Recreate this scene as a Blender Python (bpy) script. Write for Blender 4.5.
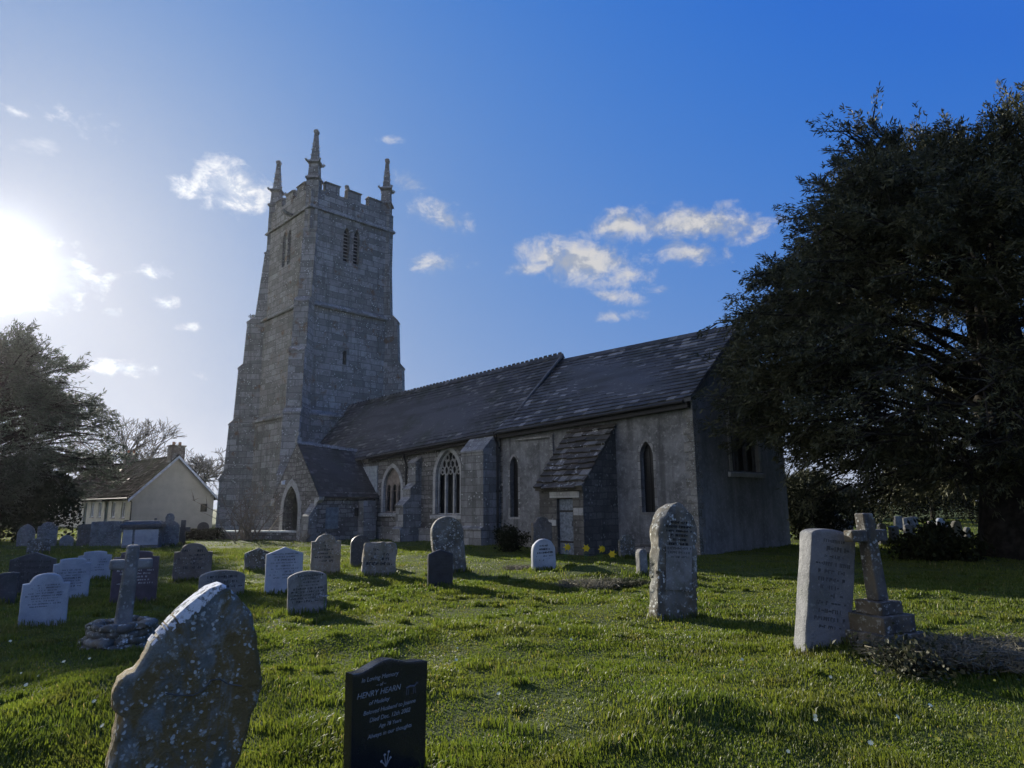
import bpy, bmesh, math, random
import numpy as np
from mathutils import Vector, Matrix, noise as mnoise
from mathutils.geometry import tessellate_polygon

for o in list(bpy.data.objects): bpy.data.objects.remove(o)
S = bpy.context.scene
COL = S.collection
R = math.radians
random.seed(7); RNG = np.random.default_rng(7)

# ------------------------------------------------------------------ camera
F, PI_, RO, HC = 665.284, R(10.175), R(-.558), 1.65
cam = bpy.data.cameras.new('camera'); camo = bpy.data.objects.new('camera', cam); COL.objects.link(camo)
cam.sensor_width = 36; cam.lens = F/1024*36; cam.clip_end = 3000; cam.clip_start = .05
camo.matrix_world = Matrix.Translation((0, 0, HC)) @ Matrix.Rotation(R(90)+PI_, 4, 'X') @ Matrix.Rotation(RO, 4, 'Z')
S.camera = camo
_c, _s = math.cos(PI_), math.sin(PI_)
def ray(x, y):
    a, b = x-512, y-384; cr, sr = math.cos(RO), math.sin(RO)
    X, Y = (cr*a+sr*b)/F, -(-sr*a+cr*b)/F
    return X, _c-Y*_s, _s+Y*_c
def ground_at(x, y, z=0):
    r = ray(x, y); t = (z-HC)/r[2]; return r[0]*t, r[1]*t
def at(x, y, Y):
    r = ray(x, y); t = Y/r[1]; return Vector((r[0]*t, Y, HC+r[2]*t))

# ------------------------------------------------------------------ light, sky, exposure
SUN_AZ, SUN_EL = R(-39.2), R(16.7)
SUN = Vector((math.sin(SUN_AZ)*math.cos(SUN_EL), math.cos(SUN_AZ)*math.cos(SUN_EL), math.sin(SUN_EL)))
sl = bpy.data.lights.new('sun', 'SUN'); sl.energy = 4.8; sl.angle = R(.55); sl.color = (1, .93, .80)
so = bpy.data.objects.new('sun', sl); COL.objects.link(so)
so.rotation_euler = (-SUN).to_track_quat('-Z', 'Y').to_euler()
S.view_settings.view_transform = 'Standard'; S.view_settings.look = 'None'
S.view_settings.gamma = 1; S.view_settings.use_curve_mapping = False
EXPO = 1.1
S.view_settings.exposure = EXPO
S.cycles.use_denoising = True
S.cycles.max_bounces = 6; S.cycles.transparent_max_bounces = 8; S.cycles.diffuse_bounces = 3
S.cycles.sample_clamp_indirect = 4

class NT:
    """small wrapper for writing node trees"""
    def __init__(s, tree): s.t = tree
    def n(s, typ, ins=None, **kw):
        nd = s.t.nodes.new(typ)
        for k, v in kw.items(): setattr(nd, k, v)
        for k, v in (ins or {}).items(): s.put(nd.inputs[k], v)
        return nd
    def put(s, sock, v):
        if isinstance(v, bpy.types.NodeSocket): s.t.links.new(v, sock)
        elif isinstance(v, bpy.types.Node): s.t.links.new(v.outputs[0], sock)
        else:
            if hasattr(sock.default_value, '__len__') and not isinstance(v, (int, float)) and len(sock.default_value) == 4 and len(v) == 3: v = (*v, 1)
            sock.default_value = v
    def math(s, op, a, b=0.0, c=0.0, clamp=False):
        nd = s.n('ShaderNodeMath', {0: a, 1: b, 2: c}, operation=op); nd.use_clamp = clamp; return nd.outputs[0]
    def vm(s, op, a, b=(0, 0, 0)):
        nd = s.n('ShaderNodeVectorMath', {0: a, 1: b}, operation=op)
        return nd.outputs['Value'] if op in ('DOT_PRODUCT', 'LENGTH') else nd.outputs[0]
    def mix(s, f, a, b, blend='MIX'):
        nd = s.t.nodes.new('ShaderNodeMix'); nd.data_type = 'RGBA'; nd.blend_type = blend
        s.put(nd.inputs[0], f); s.put(nd.inputs[6], a); s.put(nd.inputs[7], b); return nd.outputs[2]
    def rng(s, v, a, b, c=0.0, d=1.0, smooth=True):
        nd = s.n('ShaderNodeMapRange', {0: v, 1: a, 2: b, 3: c, 4: d}); nd.interpolation_type = 'SMOOTHSTEP' if smooth else 'LINEAR'
        return nd.outputs[0]
    def noise(s, vec, scale, detail=4, rough=.55, dist=0.0):
        return s.n('ShaderNodeTexNoise', {'Vector': vec, 'Scale': scale, 'Detail': detail, 'Roughness': rough, 'Distortion': dist})

W = bpy.data.worlds.new('World'); S.world = W; W.use_nodes = True
W.node_tree.nodes.clear(); w = NT(W.node_tree)
sky = w.n('ShaderNodeTexSky', sky_type='NISHITA', sun_disc=False, sun_elevation=SUN_EL, sun_rotation=SUN_AZ,
          air_density=1.0, dust_density=1.0, ozone_density=2.0, altitude=60)
gen = w.n('ShaderNodeTexCoord').outputs['Generated']
dirv = w.vm('NORMALIZE', gen)
sundot = w.vm('DOT_PRODUCT', dirv, tuple(SUN))
sd = w.math('MAXIMUM', sundot, 0)
g1 = w.math('MULTIPLY', w.math('POWER', sd, 900), 7)      # disc bloom in thin cloud
g2 = w.math('MULTIPLY', w.math('POWER', sd, 160), .8)
g3 = w.math('MULTIPLY', w.math('POWER', sd, 28), .35)
glow = w.math('MULTIPLY', w.math('ADD', w.math('ADD', g1, g2), g3), 2**(.3-EXPO))
# response curve on the sky's red channel: the camera compresses the bright aureole and keeps the deep blue
skr = w.n('ShaderNodeSeparateColor', {0: sky}).outputs[0]
yy = w.math('MULTIPLY', w.math('ADD', w.math('LOGARITHM', w.math('MAXIMUM', skr, .5), math.e), .095), 1/3.2, clamp=True)
dz_ = w.n('ShaderNodeSeparateXYZ', {0: dirv}).outputs[2]
ff = w.math('MAXIMUM', w.math('MULTIPLY', w.math('POWER', yy, 1.25), .80), w.rng(dz_, .24, .0, 0, .8))
kk = 1/(.10*2**EXPO)
fr = w.math('MULTIPLY_ADD', ff, .57*kk, .032*kk); fg = w.math('MULTIPLY_ADD', w.math('POWER', ff, .75), .45*kk, .155*kk); fb = w.math('MULTIPLY_ADD', ff, .07*kk, .61*kk)
skyc = w.n('ShaderNodeCombineColor', {0: fr, 1: fg, 2: fb}).outputs[0]
skyc = w.mix(1.0, skyc, w.n('ShaderNodeCombineColor', {0: glow, 1: w.math('MULTIPLY', glow, .98), 2: w.math('MULTIPLY', glow, .95)}).outputs[0], 'ADD')
# clouds: (pixel centre, half sizes, tilt in degrees, amount)
CL = [(52,280,52,30,-8,1.0),(8,300,40,18,0,.8),(35,238,40,9,10,.5),(232,188,34,27,8,1.15),(186,187,20,11,5,.95),(55,122,70,13,6,.3),(150,272,20,9,10,.55),(163,303,22,9,5,.55),(112,313,10,5,0,.45),(186,326,16,5,0,.4),
      (130,370,62,8,5,.75),(441,214,30,16,22,.9),(440,263,34,11,-4,.85),(415,183,28,11,20,.55),(390,139,11,4,0,.35),(466,229,10,8,0,.6),
      (585,262,62,23,12,1.15),(535,268,28,8,-8,.7),(625,225,45,20,0,1.05),(700,225,72,18,4,1.1),(690,252,36,13,8,.95),(716,208,30,6,-4,.5),(617,297,28,8,3,.8),(612,316,34,5,0,.5),(655,292,18,5,-5,.4),(20,222,30,10,8,.4)]
nz1 = w.noise(w.vm('MULTIPLY', dirv, (1, 1, 1.5)), 22, 8, .62, .35).outputs[0]
nz2 = w.noise(dirv, 55, 6, .6, .3).outputs[0]
nz3 = w.noise(w.vm('ADD', dirv, (.006*-.6, .006*.6, .018)), 22, 5, .58, .35).outputs[0]
fbm = w.math('ADD', w.math('MULTIPLY', nz1, .7), w.math('MULTIPLY', nz2, .3))
mask = None
for (px, py, sx, sy, tilt, amt) in CL:
    c = Vector(ray(px, py)).normalized(); rx = Vector(ray(px+1, py)).normalized()-c; ry = Vector(ray(px, py+1)).normalized()-c
    lx, ly = rx.length, ry.length; rx.normalize(); ry.normalize(); a = R(tilt)
    ex = (rx*math.cos(a)+ry*math.sin(a)); ey = (-rx*math.sin(a)+ry*math.cos(a))
    off = w.vm('SUBTRACT', dirv, tuple(c))
    d1 = w.vm('DOT_PRODUCT', off, tuple(ex/(1.3*sx*lx))); d2 = w.vm('DOT_PRODUCT', off, tuple(ey/(1.35*sy*ly)))
    r2 = w.math('MULTIPLY_ADD', d1, d1, w.math('MULTIPLY', d2, d2))
    m = w.math('MULTIPLY', w.math('SUBTRACT', 1.0, w.math('POWER', r2, .7)), amt)
    m = w.math('MULTIPLY', m, w.math('GREATER_THAN', w.vm('DOT_PRODUCT', dirv, tuple(c)), 0))
    mask = m if mask is None else w.math('MAXIMUM', mask, m)
dens = w.math('MULTIPLY_ADD', w.math('SUBTRACT', fbm, .52), 3.3, mask)
cov = w.math('MULTIPLY', w.rng(dens, .08, 1.2), w.rng(mask, -.35, .1))
shade = w.rng(w.math('SUBTRACT', nz3, nz1), -.10, .08)
lit = w.math('ADD', 1.0, w.math('MULTIPLY', w.math('POWER', sd, 14), 1.2))
ce = 2**(.3-EXPO)
cb = w.mix(shade, tuple(x*ce for x in (5.4, 5.3, 5.2)), tuple(x*ce for x in (3.1, 3.4, 4.0)))
# unseen bright cloud bank added left and behind the camera to fill shaded walls
rear = w.vm('DOT_PRODUCT', dirv, tuple(Vector((-.93, -.36, .30)).normalized()))
rn1 = w.noise(w.vm('MULTIPLY', dirv, (1, 1, 1.8)), 3.2, 7, .58, .3).outputs[0]
rcov = w.math('MULTIPLY', w.rng(w.math('MULTIPLY_ADD', w.math('SUBTRACT', rn1, .5), 1.6, rear), .55, .85), w.rng(dz_, .0, .12))
rcol = w.mix(w.rng(rn1, .42, .62), tuple(x*ce for x in (5.2, 5.2, 5.3)), tuple(x*ce for x in (9.4, 9.4, 9.4)))
cb = w.mix(1.0, cb, w.n('ShaderNodeCombineColor', {0: lit, 1: lit, 2: lit}).outputs[0], 'MULTIPLY')
skyc = w.mix(w.math('MULTIPLY', cov, .93), skyc, cb)
skyc = w.mix(rcov, skyc, rcol)
bg = w.n('ShaderNodeBackground', {'Color': skyc, 'Strength': .10})
w.t.links.new(bg.outputs[0], w.n('ShaderNodeOutputWorld').inputs[0])

# ------------------------------------------------------------------ helpers
def tag(o, label=None, cat=None, group=None, kind=None):
    if label: o['label'] = label
    if cat: o['category'] = cat
    if group: o['group'] = group
    if kind: o['kind'] = kind
    return o
def empty(name, loc, rz=0, label=None, cat=None, group=None):
    o = bpy.data.objects.new(name, None); COL.objects.link(o); o.location = loc; o.rotation_euler = (0, 0, rz)
    o.empty_display_size = .2
    return tag(o, label, cat, group)
def link(name, me, parent=None, loc=(0, 0, 0), rot=(0, 0, 0)):
    o = bpy.data.objects.new(name, me); COL.objects.link(o); o.location = loc; o.rotation_euler = rot
    if parent: o.parent = parent
    return o
def copy_tree(o, parent=None):
    c = o.copy(); COL.objects.link(c)
    if parent: c.parent = parent
    for ch in o.children: copy_tree(ch, c)
    return c

class MB:
    """collects polygons and links them as one mesh object, with metric UVs on every face"""
    def __init__(s): s.v = []; s.f = []; s.m = []
    def poly(s, pts, m=0):
        b = len(s.v); s.v += [tuple(p) for p in pts]; s.f.append(tuple(range(b, b+len(pts)))); s.m.append(m)
    def solid(s, bot, top, m=0, caps=True):
        n = len(bot); b = len(s.v); s.v += [tuple(p) for p in bot]+[tuple(p) for p in top]
        for i in range(n): s.f.append((b+i, b+(i+1) % n, b+n+(i+1) % n, b+n+i)); s.m.append(m)
        if caps:
            s.f.append(tuple(b+n-1-i for i in range(n))); s.m.append(m)
            s.f.append(tuple(b+n+i for i in range(n))); s.m.append(m)
    def box(s, x0, x1, y0, y1, z0, z1, m=0, M=None):
        b = [(x0, y0, z0), (x1, y0, z0), (x1, y1, z0), (x0, y1, z0)]; t = [(x, y, z1) for x, y, _ in b]
        if M: b = [M @ Vector(p) for p in b]; t = [M @ Vector(p) for p in t]
        s.solid(b, t, m)
    def tube(s, pts, rad, sides=6, m=0, caps=True):
        pts = [Vector(p) for p in pts]; n = len(pts); rads = rad if hasattr(rad, '__len__') else [rad]*n
        base = len(s.v); up = Vector((.13, .31, .94))
        for i, p in enumerate(pts):
            d = (pts[min(i+1, n-1)]-pts[max(i-1, 0)]).normalized()
            a = d.cross(up)
            if a.length < .05: a = d.cross(Vector((1, 0, 0)))
            a.normalize(); b = d.cross(a)
            for k in range(sides):
                t = 2*math.pi*k/sides; s.v.append(tuple(p+(a*math.cos(t)+b*math.sin(t))*rads[i]))
        for i in range(n-1):
            for k in range(sides):
                k2 = (k+1) % sides
                s.f.append((base+i*sides+k, base+i*sides+k2, base+(i+1)*sides+k2, base+(i+1)*sides+k)); s.m.append(m)
        if caps:
            s.f.append(tuple(base+k for k in range(sides))); s.m.append(m)
            s.f.append(tuple(base+(n-1)*sides+k for k in reversed(range(sides)))); s.m.append(m)
    def build(s, name, mats, parent=None, loc=(0, 0, 0), rot=(0, 0, 0), smooth=None, uv=True, fix=True):
        me = bpy.data.meshes.new(name); me.from_pydata(s.v, [], s.f)
        for mt in (mats if isinstance(mats, (list, tuple)) else [mats]): me.materials.append(mt)
        me.polygons.foreach_set('material_index', s.m)
        if fix:
            bm = bmesh.new(); bm.from_mesh(me); bmesh.ops.remove_doubles(bm, verts=bm.verts, dist=1e-5)
            bmesh.ops.recalc_face_normals(bm, faces=bm.faces); bm.to_mesh(me); bm.free()
        if uv: auto_uv(me)
        if smooth is not None:
            me.shade_smooth(); me.set_sharp_from_angle(angle=R(smooth))
        return link(name, me, parent, loc, rot)
def auto_uv(me):
    uvl = me.uv_layers.new(name='UVMap').data
    for p in me.polygons:
        n = p.normal
        if abs(n.z) > .97: a, b = Vector((1, 0, 0)), Vector((0, 1, 0))
        else:
            a = Vector((-n.y, n.x, 0)).normalized(); b = n.cross(a)
            if b.z < 0: b = -b
        for li in p.loop_indices:
            co = me.vertices[me.loops[li].vertex_index].co
            uvl[li].uv = (co.dot(a), co.dot(b))

def gothic(cx, w, z0, zs, za, n=8):
    """outline of a pointed opening: sill z0, springing zs, apex za"""
    h = w/2; H = za-zs; r = (h*h+H*H)/(2*h)
    right = [(cx+h-r+r*math.cos(t), zs+r*math.sin(t)) for t in np.linspace(0, math.asin(min(1, H/r)) if r >= H else math.pi/2, n)]
    left = [(2*cx-x, z) for x, z in right[::-1]][1:]
    return [(cx-h, z0), (cx+h, z0)]+right+left
def wall(mb, o, xd, outer, holes, depth, m=0, mr=None):
    """flat wall sheet with openings and their reveals; o origin, xd horizontal unit vector, outward normal = xd x z"""
    o = Vector(o); xd = Vector(xd); nrm = xd.cross(Vector((0, 0, 1)))
    P = lambda q, d=0: o+xd*q[0]+Vector((0, 0, q[1]))-nrm*d
    allp = [list(outer)]+[list(h) for h in holes]
    tris = tessellate_polygon([[Vector((x, z, 0)) for x, z in l] for l in allp])
    flat = [q for l in allp for q in l]
    for t in tris: mb.poly([P(flat[i]) for i in t], m)
    for h in holes:
        for i in range(len(h)):
            a, b = h[i], h[(i+1) % len(h)]
            mb.poly([P(a), P(b), P(b, depth), P(a, depth)], m if mr is None else mr)

# ------------------------------------------------------------------ materials
def new_mat(name):
    m = bpy.data.materials.new(name); m.use_nodes = True; m.node_tree.nodes.clear(); t = NT(m.node_tree)
    out = t.n('ShaderNodeOutputMaterial'); return m, t, out
def finish(t, out, col, rough=.85, bump=None, bstr=.4, bdist=.02, spec=.3, **kw):
    p = t.n('ShaderNodeBsdfPrincipled', {'Base Color': col, 'Roughness': rough, 'Specular IOR Level': spec})
    for k, v in kw.items(): t.put(p.inputs[k.replace('_', ' ')], v)
    if bump is not None:
        t.put(p.inputs['Normal'], t.n('ShaderNodeBump', {'Height': bump, 'Strength': bstr, 'Distance': bdist}).outputs[0])
    t.t.links.new(p.outputs[0], out.inputs[0]); return p
def plain(name, col, rough=.7, spec=.3, var=.25, scale=6, **kw):
    m, t, out = new_mat(name); oc = t.n('ShaderNodeTexCoord').outputs['Object']
    nz = t.noise(oc, scale, 5, .6).outputs[0]
    c = t.mix(t.rng(nz, .3, .7), tuple(x*(1-var) for x in col), tuple(min(1, x*(1+var)) for x in col))
    finish(t, out, c, rough, nz, .25, .01, spec, **kw); return m
def masonry(name, bw, bh, c1, c2, mortar, warp=.03, patch=((.5, .5, .5), .3), lichen=((.5, .5, .48), .12), streak=((.06, .06, .055), .35), msize=.012, bump=.6, rough=.9, ochre=0.0):
    m, t, out = new_mat(name); tc = t.n('ShaderNodeTexCoord'); uv, oc = tc.outputs['UV'], tc.outputs['Object']
    wn = t.noise(uv, 1.1, 3, .6).outputs['Color']
    v = t.vm('ADD', uv, t.vm('MULTIPLY', t.vm('SUBTRACT', wn, (.5, .5, .5)), (warp*4, warp*2, 0)))
    wn2 = t.noise(uv, 7, 2, .5).outputs['Color']
    v = t.vm('ADD', v, t.vm('MULTIPLY', t.vm('SUBTRACT', wn2, (.5, .5, .5)), (warp, warp, 0)))
    br = t.n('ShaderNodeTexBrick', {'Vector': v, 'Color1': c1, 'Color2': c2, 'Mortar': mortar, 'Scale': 1.0, 'Mortar Size': msize, 'Mortar Smooth': .3, 'Bias': 0.0, 'Brick Width': bw, 'Row Height': bh})
    br.offset = .47; br.squash = 1.35; br.squash_frequency = 3
    n1 = t.noise(oc, 2.2, 6, .65).outputs[0]; n2 = t.noise(oc, 14, 5, .7).outputs[0]; n3 = t.noise(oc, .55, 4, .6).outputs[0]
    c = t.mix(t.math('MULTIPLY', t.rng(n1, .42, .66), patch[1]), br.outputs[0], patch[0])
    c = t.mix(1.0, c, t.mix(n2, (.55, .55, .55), (1.4, 1.4, 1.4)), 'MULTIPLY')
    st = t.noise(t.vm('MULTIPLY', oc, (2.6, 2.6, .22)), 1.0, 5, .6).outputs[0]
    c = t.mix(t.math('MULTIPLY', t.rng(st, .5, .68), streak[1]), c, streak[0])
    c = t.mix(t.math('MULTIPLY', t.rng(n3, .5, .7), streak[1]*.7), c, streak[0])
    vo = t.n('ShaderNodeTexVoronoi', {'Vector': t.vm('ADD', oc, t.vm('MULTIPLY', wn, (.3, .3, .3))), 'Scale': 7.0})
    li = t.math('MULTIPLY', t.rng(vo.outputs['Distance'], .34, .2), t.rng(n1, .5, .58))
    c = t.mix(t.math('MULTIPLY', li, lichen[1]*4, clamp=True), c, lichen[0])
    if ochre:
        on = t.noise(oc, 1.3, 6, .68).outputs[0]
        c = t.mix(t.math('MULTIPLY', t.rng(on, .56, .68), ochre), c, (.17, .085, .03))
    h = t.math('ADD', t.math('MULTIPLY', t.math('SUBTRACT', 1.0, br.outputs['Fac']), .7), t.math('MULTIPLY', n2, .8))
    finish(t, out, c, rough, h, bump, .03); return m
def render_mat(name, c1, c2, c3, streak=.7):
    m, t, out = new_mat(name); oc = t.n('ShaderNodeTexCoord').outputs['Object']
    a = t.noise(oc, 1.1, 9, .74, .3).outputs[0]; b = t.noise(oc, 7, 7, .75).outputs[0]; d = t.noise(oc, 34, 4, .7).outputs[0]
    st = t.noise(t.vm('MULTIPLY', oc, (2.2, 2.2, .25)), 1, 5, .62).outputs[0]
    c = t.mix(t.rng(a, .34, .68), c1, c2); c = t.mix(t.math('MULTIPLY', t.rng(b, .5, .66), .7), c, c3)
    c = t.mix(t.math('MULTIPLY', t.rng(st, .48, .66), streak), c, tuple(x*.28 for x in c1))
    c = t.mix(t.math('MULTIPLY', t.rng(d, .6, .72), .5), c, (.42, .42, .40))
    finish(t, out, c, .92, t.math('ADD', b, t.math('MULTIPLY', d, .5)), .6, .03); return m
def slate_mat(name, c1, c2, pale, pale_amt, rough=.55, moss=.2, lich=.15, spec=.22):
    m, t, out = new_mat(name); oc = t.n('ShaderNodeTexCoord').outputs['Object']
    ri = t.n('ShaderNodeNewGeometry').outputs['Random Per Island']
    n = t.noise(oc, 5, 6, .7).outputs[0]; n0 = t.noise(oc, .6, 4, .6).outputs[0]; n2 = t.noise(oc, 26, 3, .6).outputs[0]
    c = t.mix(ri, c1, c2)
    c = t.mix(t.math('MULTIPLY', t.rng(t.math('ADD', ri, t.math('MULTIPLY', n, .6)), 1.18-pale_amt, 1.3-pale_amt), .8), c, pale)
    c = t.mix(t.math('MULTIPLY', t.rng(n0, .48, .64), moss), c, (.035, .042, .02))
    c = t.mix(1.0, c, t.mix(n2, (.55, .55, .55), (1.45, 1.45, 1.45)), 'MULTIPLY')
    bl = t.noise(oc, 3.4, 5, .75, .4).outputs[0]; band = t.noise(t.vm('MULTIPLY', oc, (.25, 1.2, 1.6)), 1.0, 3, .6).outputs[0]
    c = t.mix(t.math('MULTIPLY', t.rng(bl, .58, .66), lich), c, (.5, .49, .45)); c = t.mix(t.math('MULTIPLY', t.rng(band, .5, .62), .45), c, (.04, .038, .034))
    finish(t, out, c, rough, n, .3, .01, spec); return m
def grave_mat(name, base, dark, white=.3, ochre=0.0, green=.2, rough=.85, speck=0.0, bstr=.5, spots=22.0):
    m, t, out = new_mat(name); oc0 = t.n('ShaderNodeTexCoord').outputs['Object']
    oi = t.n('ShaderNodeObjectInfo').outputs['Random']
    oc = t.vm('ADD', oc0, t.n('ShaderNodeCombineXYZ', {0: t.math('MULTIPLY', oi, 37), 1: t.math('MULTIPLY', oi, 91), 2: t.math('MULTIPLY', oi, 53)}).outputs[0])
    a = t.noise(oc, 3, 6, .65).outputs[0]; b = t.noise(oc, 13, 6, .72).outputs[0]; d = t.noise(oc, 85, 3, .7).outputs[0]
    c = t.mix(t.rng(a, .36, .64), base, dark)
    c = t.mix(t.math('MULTIPLY', t.rng(t.noise(oc, 2.0, 5, .6, .6).outputs[0], .5, .66), green), c, (.05, .065, .035))
    if ochre:
        o1 = t.noise(t.vm('MULTIPLY', oc, (1.6, 1.6, .8)), 2.3, 7, .7, .4).outputs[0]
        c = t.mix(t.math('MULTIPLY', t.rng(o1, .43, .56), ochre), c, t.mix(b, (.11, .072, .024), (.24, .175, .07)))
    wv = t.n('ShaderNodeTexVoronoi', {'Vector': t.vm('ADD', oc, t.vm('MULTIPLY', t.noise(oc, 9, 3).outputs['Color'], (.08, .08, .08))), 'Scale': spots})
    cell = t.n('ShaderNodeSeparateColor', {0: wv.outputs['Color']}).outputs[0]
    spot = t.math('MULTIPLY', t.rng(wv.outputs['Distance'], t.math('MULTIPLY', cell, .5), t.math('MULTIPLY', cell, .36)), t.rng(cell, .45, .55))
    spot = t.math('MULTIPLY', spot, t.math('MULTIPLY', t.rng(a, .40, .56), t.rng(b, .40, .52)))
    c = t.mix(t.math('MULTIPLY', spot, white, clamp=True), c, t.mix(b, (.36, .38, .36), (.62, .64, .62)))
    c = t.mix(t.math('MULTIPLY', t.rng(b, .54, .66), white*.7), c, (.42, .44, .42))
    if speck: c = t.mix(t.math('MULTIPLY', t.rng(d, .5, .62), speck), c, (.12, .12, .125))
    c = t.mix(1.0, c, t.mix(d, (.75, .75, .75), (1.25, 1.25, 1.25)), 'MULTIPLY')
    finish(t, out, c, rough, t.math('ADD', b, t.math('MULTIPLY', d, .35)), bstr, .02); return m

M_TOWER = masonry('tower_granite', .85, .40, (.19, .18, .16), (.40, .385, .355), (.14, .132, .12), .035, ((.15, .145, .13), .6), ((.55, .54, .50), .32), ((.10, .095, .08), .5), .02, .9, ochre=.7)
M_NAVE = masonry('nave_rubble', .42, .21, (.125, .118, .108), (.31, .295, .275), (.10, .095, .088), .075, ((.085, .08, .072), .6), ((.52, .5, .46), .25), ((.07, .065, .055), .5), .022, 1.0)
M_DRESS = masonry('dressed_stone', .6, .38, (.36, .355, .34), (.50, .49, .465), (.25, .24, .22), .01, ((.22, .21, .20), .5), ((.55, .55, .52), .18), ((.11, .105, .09), .4), .006, .5)
M_BUTT = masonry('buttress_stone', .5, .3, (.17, .165, .155), (.36, .35, .335), (.12, .11, .10), .025, ((.14, .14, .13), .5), ((.55, .55, .52), .2), ((.08, .08, .07), .5), .012, .8)
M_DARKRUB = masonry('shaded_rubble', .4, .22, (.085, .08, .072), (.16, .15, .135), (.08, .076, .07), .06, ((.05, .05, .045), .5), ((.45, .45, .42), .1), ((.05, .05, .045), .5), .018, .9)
M_RENDER = render_mat('lime_render', (.25, .25, .248), (.10, .099, .097), (.37, .367, .36))
M_RENDER_E = render_mat('grey_render', (.25, .26, .27), (.15, .155, .16), (.33, .34, .35), .3)
M_SLATE_N = slate_mat('nave_slates', (.052, .053, .056), (.098, .10, .106), (.22, .21, .20), .04, .75, .45)
M_SLATE_C = slate_mat('chancel_slates', (.048, .049, .052), (.118, .12, .126), (.28, .275, .27), .10, .72, .25)
M_TILE_P = slate_mat('porch_tiles', (.04, .038, .036), (.075, .07, .066), (.12, .12, .11), .05, .8, .5)
M_TILE_L = slate_mat('stone_tiles', (.05, .044, .036), (.12, .105, .09), (.2, .19, .17), .1, .9, .3, .75)
M_LEAD = plain('lead', (.20, .205, .21), .5, .4, .3, 5)
M_DARK = plain('dark_interior', (.012, .012, .013), .9)
M_IRON = plain('cast_iron', (.02, .02, .022), .5)
M_WOODG = plain('weathered_oak', (.17, .195, .225), .8, .2, .35, 12)
M_WHITE = plain('white_paint', (.75, .76, .78), .5)
M_PLASTER = plain('porch_plaster', (.34, .37, .38), .9)
m, t, out = new_mat('leaded_glass'); oc = t.n('ShaderNodeTexCoord').outputs['Object']
finish(t, out, (.008, .009, .011), .28, t.noise(oc, 9, 2).outputs[0], .25, .02, .35); M_GLASS = m

# ------------------------------------------------------------------ ground
_perm = RNG.permutation(4096)
def vnoise(x, y, seed=0):
    xi = np.floor(x).astype(np.int64); yi = np.floor(y).astype(np.int64); fx = x-xi; fy = y-yi
    fx = fx*fx*(3-2*fx); fy = fy*fy*(3-2*fy)
    h = lambda a, b: _perm[(_perm[(a+seed*57) & 4095]+b) & 4095]/4095.0
    return (h(xi, yi)*(1-fx)+h(xi+1, yi)*fx)*(1-fy)+(h(xi, yi+1)*(1-fx)+h(xi+1, yi+1)*fx)*fy
MOUNDS = []        # (x, y, radius x, radius y, height)
def mound_at(px, py, rx, ry, h): x, y = ground_at(px, py); MOUNDS.append((x, y, rx, ry, h))
mound_at(592, 576, 1.5, .9, .22); mound_at(880, 652, .9, .7, .10); mound_at(965, 655, 1.4, .6, .12); mound_at(120, 636, .9, .8, .06)
for px, py in ((30, 735), (80, 700), (150, 690), (560, 690), (480, 640), (700, 720), (330, 640)): mound_at(px, py, .7+random.random()*.6, .5+random.random()*.3, .06+.05*random.random())
def gz(x, y):
    x = np.asarray(x, float); y = np.asarray(y, float); r = np.hypot(x, y)
    k = np.clip((60-r)/30, 0, 1)
    z = .10*(vnoise(x/3.1, y/3.1, 1)-.5)+.06*(vnoise(x/.95, y/.95, 2)-.5)+.038*(vnoise(x/.42, y/.42, 3)-.5)
    z = z*k
    for mx, my, rx, ry, h in MOUNDS: z = z+h*np.exp(-(((x-mx)/rx)**2+((y-my)/ry)**2))
    return z
def gz1(x, y): return float(gz(np.array([x]), np.array([y]))[0])

def axis(a, b, fine, far, n_far):
    c = list(np.arange(a, b, fine)); k = np.geomspace(fine, far, n_far)
    lo = a-np.cumsum(k); hi = b+np.cumsum(k); return np.array(list(lo[::-1])+c+list(hi))
xs = axis(-14, 14, .14, 52, 38); ys = axis(1.5, 26, .14, 52, 38)
GX, GY = np.meshgrid(xs, ys); GZ = gz(GX, GY)
nv = GX.size; me = bpy.data.meshes.new('ground'); ny, nx = GX.shape
idx = np.arange(nv).reshape(ny, nx); q = np.stack([idx[:-1, :-1], idx[:-1, 1:], idx[1:, 1:], idx[1:, :-1]], -1).reshape(-1, 4)
def np_mesh(name, verts, faces, mat, attrs=None, parent=None, smooth=False):
    """faces: list of (k-column index arrays)"""
    me = bpy.data.meshes.new(name); verts = np.asarray(verts, np.float32)
    me.vertices.add(len(verts)); me.vertices.foreach_set('co', verts.ravel())
    loops = np.concatenate([f.ravel() for f in faces]).astype(np.int32)
    tot = np.concatenate([np.full(len(f), f.shape[1], np.int32) for f in faces]); st = np.concatenate([[0], np.cumsum(tot)[:-1]]).astype(np.int32)
    me.loops.add(len(loops)); me.loops.foreach_set('vertex_index', loops)
    me.polygons.add(len(tot)); me.polygons.foreach_set('loop_start', st); me.polygons.foreach_set('loop_total', tot)
    if smooth: me.polygons.foreach_set('use_smooth', np.ones(len(tot), bool))
    for k, a in (attrs or {}).items():
        at_ = me.attributes.new(k, 'FLOAT', 'POINT'); at_.data.foreach_set('value', np.asarray(a, np.float32))
    me.update(calc_edges=True); me.validate()
    for mt in (mat if isinstance(mat, list) else [mat]): me.materials.append(mt)
    return link(name, me, parent)
m, t, out = new_mat('turf_soil'); oc = t.n('ShaderNodeTexCoord').outputs['Object']
a = t.noise(oc, .9, 5, .6).outputs[0]; b = t.noise(oc, 9, 5, .7).outputs[0]
c = t.mix(t.rng(a, .35, .65), (.040, .058, .014), (.065, .080, .022)); c = t.mix(t.math('MULTIPLY', t.rng(b, .5, .7), .6), c, (.022, .030, .010))
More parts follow.
